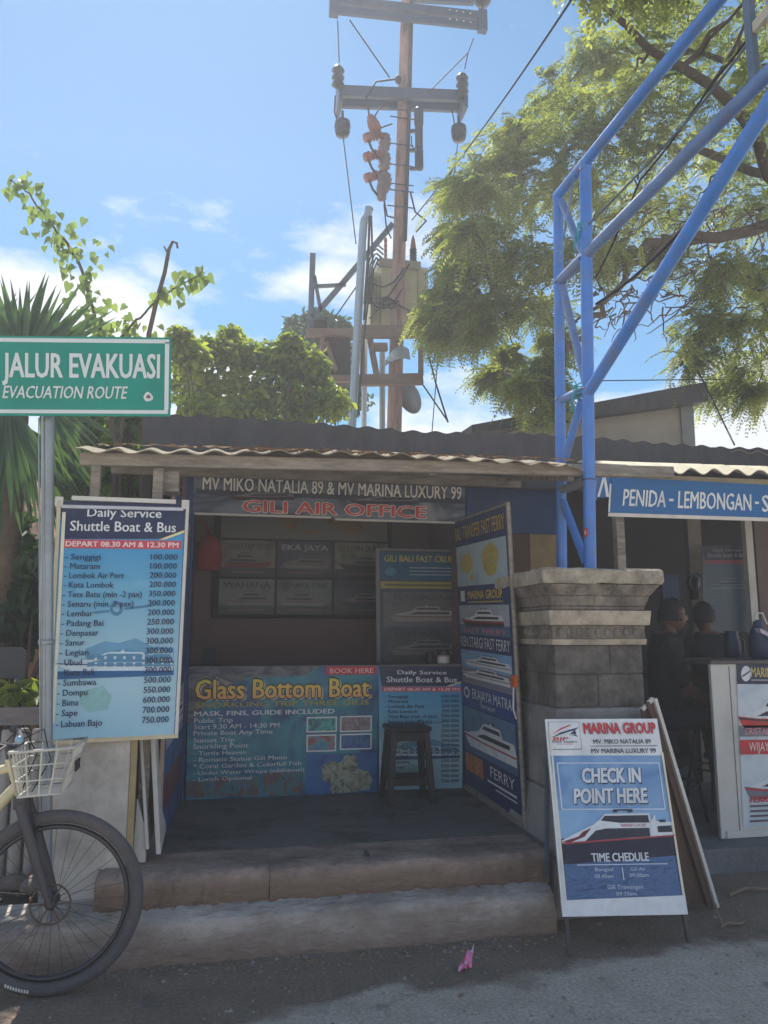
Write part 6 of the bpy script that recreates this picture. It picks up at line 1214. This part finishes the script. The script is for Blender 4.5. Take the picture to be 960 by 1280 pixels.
# ================================================================== VEGETATION
def norm_rows(a): return a / (np.linalg.norm(a, axis=1, keepdims=True) + 1e-9)
def fronds(C, Rr, per, AX_=None, L=(.24, .40), K=9, leaf=.075, wid=.017, droop=.55, seed=1):
    """feathery compound leaves spread through the clumps C, Rr"""
    r = np.random.default_rng(seed); n = len(C) * per; idx = np.repeat(np.arange(len(C)), per)
    d0 = norm_rows(r.normal(size=(n, 3))); rad = r.random(n) ** .45
    pos = C[idx] + d0 * (Rr[idx] * rad)[:, None] * np.array([1.1, 1.1, .75])
    if AX_ is not None:      # sprays stretched along the bough they hang from
        along = r.normal(0, .72, n)[:, None]; pos = C[idx] + AX_[idx] * Rr[idx][:, None] * along + d0 * (Rr[idx] * rad * .62)[:, None] * np.array([1, 1, .6]); pos[:, 2] -= .10 * Rr[idx] * along[:, 0] ** 2
        d0 = norm_rows(d0 * .6 + AX_[idx] * .8)
    out = norm_rows(d0 * .6 + r.normal(size=(n, 3)) * .7 + np.array([0, 0, -.15])); out[:, 2] *= .6; out = norm_rows(out)
    s_ = norm_rows(np.cross(out, np.array([0, 0, 1.0]) + r.normal(size=(n, 3)) * .35)); Ls = r.uniform(L[0], L[1], n)
    ts = np.linspace(.12, 1, K); V = np.zeros((n, K, 2, 4, 3), np.float32)
    for i, t in enumerate(ts):
        p = pos + out * (Ls * t)[:, None] + np.array([0, 0, -1]) * (Ls * droop * t * t)[:, None]
        ll = leaf * (.55 + .8 * math.sin(math.pi * min(.98, t * .85 + .08))) * (.85 + .3 * r.random(n))
        for j, sg in enumerate((1, -1)):
            dr_ = norm_rows(s_ * sg + out * .55 + np.array([0, 0, -.35]) + r.normal(size=(n, 3)) * .14); w = norm_rows(np.cross(dr_, np.cross(out, s_))) * wid
            V[:, i, j, 0] = p; V[:, i, j, 1] = p + dr_ * (ll * .5)[:, None] + w; V[:, i, j, 2] = p + dr_ * ll[:, None]; V[:, i, j, 3] = p + dr_ * (ll * .5)[:, None] - w
    V = V.reshape(-1, 3); return V, np.arange(len(V), dtype=np.int32).reshape(-1, 4)
def broad(C, Rr, per, size=(.07, .13), seed=1, aspect=.62, up=.4, flat=.8):
    """broad folded leaves: two quads on a midrib each"""
    r = np.random.default_rng(seed); n = len(C) * per; idx = np.repeat(np.arange(len(C)), per)
    d0 = norm_rows(r.normal(size=(n, 3))); rad = r.random(n) ** .5
    pos = C[idx] + d0 * (Rr[idx] * rad)[:, None] * np.array([1.1, 1.1, flat])
    nrm = norm_rows(d0 * .5 + r.normal(size=(n, 3)) * .6 + np.array([0, 0, up])); ax = norm_rows(np.cross(nrm, r.normal(size=(n, 3)))); ax[:, 2] -= .35; ax = norm_rows(ax); sd_ = norm_rows(np.cross(nrm, ax)); nrm = np.cross(ax, sd_)
    l = r.uniform(size[0], size[1], n)[:, None]; w = l * aspect * .5; f = nrm * w * .45
    V = np.stack([pos, pos + ax * l * .25 + sd_ * w * .9 + f, pos + ax * l * .6 + sd_ * w * .8 + f, pos + ax * l - nrm * l * .08, pos + ax * l * .6 - sd_ * w * .8 + f, pos + ax * l * .25 - sd_ * w * .9 + f], 1)
    b = np.arange(n, dtype=np.int32)[:, None] * 6
    return V.reshape(-1, 3), np.concatenate([b + np.array([0, 1, 2, 3]), b + np.array([0, 3, 4, 5])], 0).astype(np.int32)
def clumps(rows, y, dy=.6, seed=2):
    r = random.Random(seed); C, Q = [], []
    for q in rows:
        px, py, rp = q[:3]; yy = (q[3] if len(q) > 3 else y) + r.uniform(-dy, dy); c = P(px, py, y=yy); C.append(c); Q.append(rp * np.linalg.norm(c - C0) / F_PX)
    return np.array(C), np.array(Q)
bark = mat('grey_bark', S(96, 84, 74), .9, .3, 5, .6, 30, dirt=S(60, 54, 48))
def limb(mb, pts, r0, r1, wob=.05, seed=0, n=6):
    r = np.random.default_rng(seed); out = []
    for a, b in zip(pts, pts[1:]):
        a, b = np.array(a, float), np.array(b, float)
        for k in range(n): out.append(a + (b - a) * k / n + (r.normal(0, wob, 3) if k or len(out) else 0))
    out.append(np.array(pts[-1], float)); mb.tube(out, list(np.linspace(r0, r1, len(out))), bark, 7); return out

# ---- the large feathery tree on the right
T_rows = [(805, 28, 50), (870, 18, 58), (940, 30, 60), (748, 72, 30), (850, 90, 58), (930, 112, 62), (785, 112, 50), (692, 112, 36), (735, 150, 50), (800, 170, 58), (880, 182, 62), (950, 190, 60), (650, 160, 32), (690, 200, 48), (628, 205, 34), (600, 235, 30), (655, 250, 50), (725, 240, 52), (800, 250, 56), (870, 255, 55), (945, 262, 56), (592, 285, 30), (572, 326, 22), (608, 325, 40), (650, 318, 48), (708, 315, 44), (558, 374, 14), (592, 387, 32), (560, 414, 15), (540, 395, 12), (575, 232, 12), (566, 290, 14), (625, 375, 38), (675, 385, 36), (606, 408, 15), (702, 425, 20), (618, 466, 16), (650, 480, 24), (684, 455, 22), (690, 490, 16), (640, 442, 14), (765, 315, 22), (840, 318, 24), (905, 335, 28), (950, 345, 28), (885, 398, 40), (935, 398, 46), (955, 445, 42), (868, 445, 28), (910, 478, 28), (950, 490, 22)]
C1, Q1 = clumps(T_rows, 8.6, .9, 3)
r_ = np.random.default_rng(11); shade_clumps = []  # unseen crown clumps added above and beside the view to shade the road
for k in range(46): shade_clumps.append((r_.uniform(1.0, 8.5), r_.uniform(4.8, 10.5), r_.uniform(7.2, 9.6)))
shade_clumps += [(x_, 7.4 + .35 * k, 9.0 + .1 * k) for k in range(3) for x_ in (1.6, 2.5, 3.4, 4.3, 5.2)]
ex = np.array([e for e in shade_clumps if (lambda v: (640 - F_PX * (v @ UP) / (v @ FW)) < -60 or (480 + F_PX * (v @ RT) / (v @ FW)) > 1010)(np.array(e) - C0)]); 
C2, Q2 = ex, np.full(len(ex), .62)
tt = thing('rain_tree', (9.2, 9.4, 0), 'large feathery leaved tree spreading over the roofs behind the blue arch', 'tree')
Q1 = np.maximum(Q1 - .10, .10); AX1 = norm_rows(np.array([(-1, 0, -.25)] * len(C1)) + np.random.default_rng(3).normal(0, .45, (len(C1), 3))); V1, F1 = fronds(C1, Q1 * 1.14, 140, AX1, L=(.20, .38), K=12, leaf=.058, wid=.0115, seed=4); V2, F2 = fronds(C2, Q2, 170, seed=5)
arrays_obj('crown', np.concatenate([V1, V2]), np.concatenate([F1, F2 + len(V1)]), leafmat('feathery_leaf', S(80, 96, 66), S(162, 166, 104), .55, 1.1), tt)
mb = MB(); fork = np.array([8.6, 9.2, 3.6]); paths = []
limb(mb, [(9.2, 9.4, -.05), (9.0, 9.3, 1.8), fork], .42, .30, .04, 1)
for i, (pts, r0) in enumerate((([fork, P(1060, 330, y=8.8), P(960, 288, y=8.6), P(860, 292, y=8.5), P(760, 320, y=8.5), P(680, 352, y=8.6), P(600, 372, y=8.7)], .12), ([fork, P(1080, 240, y=8.6), P(960, 215, y=8.4), P(850, 190, y=8.4), P(740, 185, y=8.6), P(650, 195, y=8.8)], .09), ([fork, P(1090, 120, y=8.2), P(970, 90, y=8.2), P(870, 60, y=8.4), P(780, 60, y=8.5)], .07), ([fork, P(1070, 400, y=8.8), P(960, 398, y=8.6), P(890, 412, y=8.5), P(850, 440, y=8.5)], .09), ([P(860, 292, y=8.5), P(800, 330, y=8.4), P(740, 400, y=8.4), P(700, 455, y=8.5), P(650, 480, y=8.6)], .05), ([fork, (8, 8.5, 6.2), (6.0, 7.6, 8.0), (3.4, 7.0, 8.6)], .16), ([fork, (9.3, 7.4, 6.0), (8, 5.6, 8.0)], .14))):
    paths += limb(mb, pts, r0, .025, .05, 10 + i)
pp = np.array(paths)
for i, c in enumerate(np.concatenate([C1, C2])):
    j = np.argmin(np.linalg.norm(pp - c, axis=1)); a = pp[j]; mid = (a + c) / 2 + np.array([0, 0, .12]); limb(mb, [a, mid, c], .028, .006, .04, 100 + i, 4)
rr = np.random.default_rng(9)
for k in range(190):      # bare twigs under the crown, right of the posts
    a = P(rr.uniform(740, 960), rr.uniform(250, 400), y=8.5 + rr.uniform(-.5, .5)); d = np.array([rr.uniform(-.9, .3), rr.uniform(-.3, .3), rr.uniform(-.75, .15)]) * rr.uniform(.4, 1.0); limb(mb, [a, a + d * .5 + (0, 0, rr.uniform(-.06, .06)), a + d], .013, .004, .025, 300 + k, 3)
mb.build('trunk', tt)
# ---- bushes and trees on the left
def shrub(name, rows, y, per, size, lm, label, seed, cat='shrub', dy=.4, stems=8, **kw):
    C, Q = clumps(rows, y, dy, seed); ctr = C.mean(0); t = thing(name, (ctr[0], ctr[1], 0), label, cat); V, Fq = broad(C, Q, per, size, seed, **kw); arrays_obj('foliage' if cat != 'tree' else 'crown', V, Fq, lm, t)
    mb = MB(); 
    for i, c in enumerate(C):
        g_ = np.array([ctr[0] + (c[0] - ctr[0]) * .3, c[1], 0]); limb(mb, [g_, (g_ + c) / 2 + (0.05, 0, .1), c], .035, .008, .03, seed * 50 + i, 4)
    mb.build('stem' if cat != 'tree' else 'trunk', t); return t
lm_y = leafmat('yellow_green_leaf', S(70, 96, 48), S(164, 174, 78), .5, 1.6); lm_d = leafmat('dark_green_leaf', S(28, 52, 32), S(70, 98, 52), .4, 1.2); lm_b = leafmat('bluish_green_leaf', S(36, 62, 48), S(74, 104, 70), .35, .9); lm_l = leafmat('light_vine_leaf', S(92, 116, 82), S(136, 152, 100), .5, 2); lm_p = leafmat('palm_blade', S(52, 78, 60), S(96, 122, 84), .4, 2)
shrub('green_bush', [(235, 442, 24), (270, 438, 24), (305, 444, 26), (345, 448, 28), (385, 455, 26), (240, 480, 32), (285, 485, 34), (335, 490, 36), (385, 492, 34), (415, 505, 24), (250, 515, 28), (310, 520, 30), (370, 522, 30), (225, 420, 12), (290, 420, 12), (365, 430, 14)], 9.2, 620, (.06, .12), lm_y, 'bright yellow green bush above the kiosk roof, right of the evacuation sign', 21)
shrub('dark_tree', [(372, 408, 16), (395, 402, 18), (420, 410, 18), (385, 428, 26), (415, 432, 26), (410, 460, 30), (425, 490, 28), (370, 425, 20), (440, 500, 22)], 14.5, 420, (.09, .16), lm_b, 'darker bluish green tree behind the yellow green bush and timber platform', 22, 'tree', .5)
shrub('garden_plant', [(90, 560, 34), (130, 550, 34), (175, 560, 30), (215, 585, 30), (105, 600, 34), (150, 600, 32), (190, 610, 30), (240, 560, 20), (160, 530, 22), (110, 530, 22), (232, 610, 22)], 6.9, 170, (.12, .22), leafmat('bright_garden_leaf', S(46, 74, 40), S(132, 156, 66), .5, 1.8), 'mid green garden plant showing between the canopy posts and the signpost', 23, aspect=.5)  # bright green leaf tints for the plant between the posts
shrub('leafy_shrub', [(30, 700, 34), (10, 740, 34), (45, 745, 26), (20, 790, 24), (60, 700, 26), (-20, 700, 40), (-30, 780, 40), (5, 660, 24)], 6.2, 170, (.10, .2), lm_d, 'dark leafy shrub in front of the hut, left of the fare board', 24, aspect=.55)
shrub('weed_plant', [(22, 866, 12), (40, 862, 12), (6, 872, 12), (50, 875, 8)], 4.95, 40, (.06, .13), lm_y, 'small bright green weed just above the fence rail at the left', 25, 'plant', .05, aspect=.4)
# ---- fan palm
fp = thing('fan_palm', (P(20, 700, y=6.0)[0], 6.0, 0), 'fan palm with stiff blades fanning above and drooping below the evacuation sign', 'palm')
ctr = P(20, 520, y=6.0); mb = MB(); mb.tube([(ctr[0] - .1, 6.05, -.05), (ctr[0], 6.0, 1.5), ctr], [.11, .10, .09], mat('palm_trunk', S(110, 92, 76), .95, .3, 8, .8, 20), 12); mb.build('trunk', fp)
def fan(c, axis, spread, n, Lm, seed, tilt=(0, -.35, 0), droop=.12):
    r = np.random.default_rng(seed); V, Fq = [], []; ax = unit(axis); nrm = unit(np.array([0, -1, 0]) + np.array(tilt)); sd_ = unit(np.cross(nrm, ax)); 
    for k in range(n):
        a = -spread / 2 + spread * (k + .5) / n + r.normal(0, .02); d = ax * math.cos(a) + sd_ * math.sin(a); p = unit(np.cross(nrm, d)); L_ = Lm * (.85 + .25 * r.random()) * (1 - .15 * abs(a) / spread); w = L_ * .036; seg = 5; b = len(V); bend = r.normal(0, .08)
        for j in range(seg + 1):
            t_ = j / seg; q = c + d * L_ * t_ + np.array([0, 0, -1]) * droop * L_ * t_ ** 2.5 + nrm * bend * L_ * t_ ** 2; ww = w * (.35 + 1.3 * t_) if t_ < .5 else w * (1.0) * max(.02, (1 - t_) * 2)
            V += [q + p * ww, q - nrm * ww * .55, q - p * ww]
        for j in range(seg): s0 = b + 3 * j; Fq += [(s0, s0 + 1, s0 + 4, s0 + 3), (s0 + 1, s0 + 2, s0 + 5, s0 + 4)]
    return V, Fq
leaves = [(P(28, 462, y=5.75), (.06, 0, 1), 1.9, 30, .80, .05), (P(-25, 470, y=5.9), (-.15, .2, 1), 2.0, 26, .85, .1), (P(80, 482, y=5.9), (.9, .1, .55), 1.2, 16, .60, .15), (P(8, 500, y=5.5), (.0, -.3, -1), 1.3, 20, .85, .05), (P(50, 500, y=5.8), (.7, -.1, -.8), 1.2, 14, .60, .2), (P(-15, 510, y=5.6), (-.4, 0, -1), 1.5, 20, .9, .1), (P(25, 530, y=6.2), (.4, .1, -.9), 1.3, 18, .8, .2), (P(20, 480, y=6.3), (.5, .3, .6), 1.5, 20, .7, .3)]
for i, (c, ax, sp_, n, L_, dp) in enumerate(leaves):
    V, Fq = fan(np.array(c), np.array(ax, float), sp_, n, L_, 60 + i, droop=dp); lf = arrays_obj('leaf', V, Fq, lm_p, fp); 
    m = MB(); m.tube([ctr, (ctr + c) / 2 + (0, 0, .03), c], [.02, .014, .012], bark, 6); m.build('leaf_stalk', fp)
# ---- arching vine and bare stick
def heart_leaves(pts, n, size, seed, spread=.10):
    r = np.random.default_rng(seed); V, Fq = [], []; pts = np.array(pts)
    for k in range(n):
        t_ = r.random() * (len(pts) - 1); i = int(t_); c = pts[i] + (pts[min(i + 1, len(pts) - 1)] - pts[i]) * (t_ - i); c = c + r.normal(0, spread, 3) * np.array([1, .6, 1])
        s_ = r.uniform(*size); ax = unit(np.array([r.normal(0, .5), r.normal(0, .4), -1])); nr = unit(np.array([r.normal(0, .6), -1, .3 + r.normal(0, .3)])); sd_ = unit(np.cross(nr, ax)); nr = np.cross(ax, sd_); f = .18 * s_; b = len(V)
        V += [c, c - ax * .10 * s_ + sd_ * .22 * s_ + nr * f * .6, c + ax * .12 * s_ + sd_ * .42 * s_ + nr * f, c + ax * .45 * s_ + sd_ * .34 * s_ + nr * f * .8, c + ax * .78 * s_ + sd_ * .12 * s_ + nr * f * .2, c + ax * s_ - nr * .08 * s_, c + ax * .78 * s_ - sd_ * .12 * s_ + nr * f * .2, c + ax * .45 * s_ - sd_ * .34 * s_ + nr * f * .8, c + ax * .12 * s_ - sd_ * .42 * s_ + nr * f, c - ax * .10 * s_ - sd_ * .22 * s_ + nr * f * .6, c + ax * .45 * s_]
        Fq += [(b, b + 1, b + 2, b + 10), (b + 10, b + 2, b + 3, b + 4), (b + 10, b + 4, b + 5, b + 6), (b + 10, b + 6, b + 7, b + 8), (b, b + 10, b + 8, b + 9)]
    return V, Fq
VY = 6.4
W = lambda px, py: P(px, py, y=VY)
vn = thing('climbing_vine', (W(160, 700)[0], VY, 0), 'arching vine stems with heart shaped leaves against the sky above the evacuation sign', 'vine')
s1 = [W(128, 420), W(118, 390), W(108, 355), W(96, 322), W(78, 298), W(60, 275), W(42, 250), W(26, 232), W(12, 226)]; s2 = [W(148, 430), W(165, 405), W(180, 392), W(196, 375), W(215, 362), W(238, 350), W(256, 340)]
mb = MB(); root_ = np.array([W(150, 700)[0], VY, 0]); limb(mb, [root_, W(145, 560), s1[0]], .03, .018, .01, 1); limb(mb, s1, .016, .005, .008, 2, 3); limb(mb, [root_ + (.1, 0, 0), W(150, 560), s2[0]], .025, .013, .01, 3); limb(mb, s2, .012, .004, .006, 4, 3); mb.build('stem', vn)
V, Fq = heart_leaves(s1[:6], 120, (.05, .10), 70, .10); V2, F2 = heart_leaves(s1[5:], 34, (.05, .11), 71, .06); V3, F3 = heart_leaves(s2[3:], 30, (.07, .12), 72, .045); V4, F4 = heart_leaves([W(110, 410), W(150, 412), W(175, 415)], 50, (.05, .10), 73, .09)
k1 = len(V); k2 = k1 + len(V2); k3 = k2 + len(V3); off = lambda q, k: [tuple(i + k for i in f) for f in q]
arrays_obj('leaves', V + V2 + V3 + V4, Fq + off(F2, k1) + off(F3, k2) + off(F4, k3), lm_l, vn)
mb = MB(); q = [np.array([W(178, 700)[0], VY + .1, 0]), W(182, 520), W(186, 418), W(196, 375), W(206, 340), W(211, 312), W(216, 302), W(221, 304), W(222, 310)]; mb.tube(q, [.03, .026, .02, .018, .017, .016, .012, .011, .009], bark, 8); mb.tube([W(210, 318), W(205, 308)], .007, bark, 6); tag(mb.build('bare_stick'), 'bare grey stick with a hooked top standing between the vine stems', 'stick')

# ---- thin scattering volume added to stand in for lens glare
VEIL_DENSITY = 0.0085
if VEIL_DENSITY:
    hm = bpy.data.materials.new('glare_veil'); hm.use_nodes = True; nt = hm.node_tree; nt.nodes.clear()
    o_ = nt.nodes.new('ShaderNodeOutputMaterial'); pv = nt.nodes.new('ShaderNodeVolumePrincipled'); pv.inputs['Color'].default_value = (.93, .95, 1, 1); pv.inputs['Density'].default_value = VEIL_DENSITY; pv.inputs['Anisotropy'].default_value = 0.35
    nt.links.new(pv.outputs[0], o_.inputs['Volume'])
    mb = MB(); mb.box(-16, 18, -6, 18, -1.2, 13, hm); hz = mb.build('veil'); hz['kind'] = 'stuff'; tag(hz, 'added haze hanging in the air over the street and trees', 'veil')
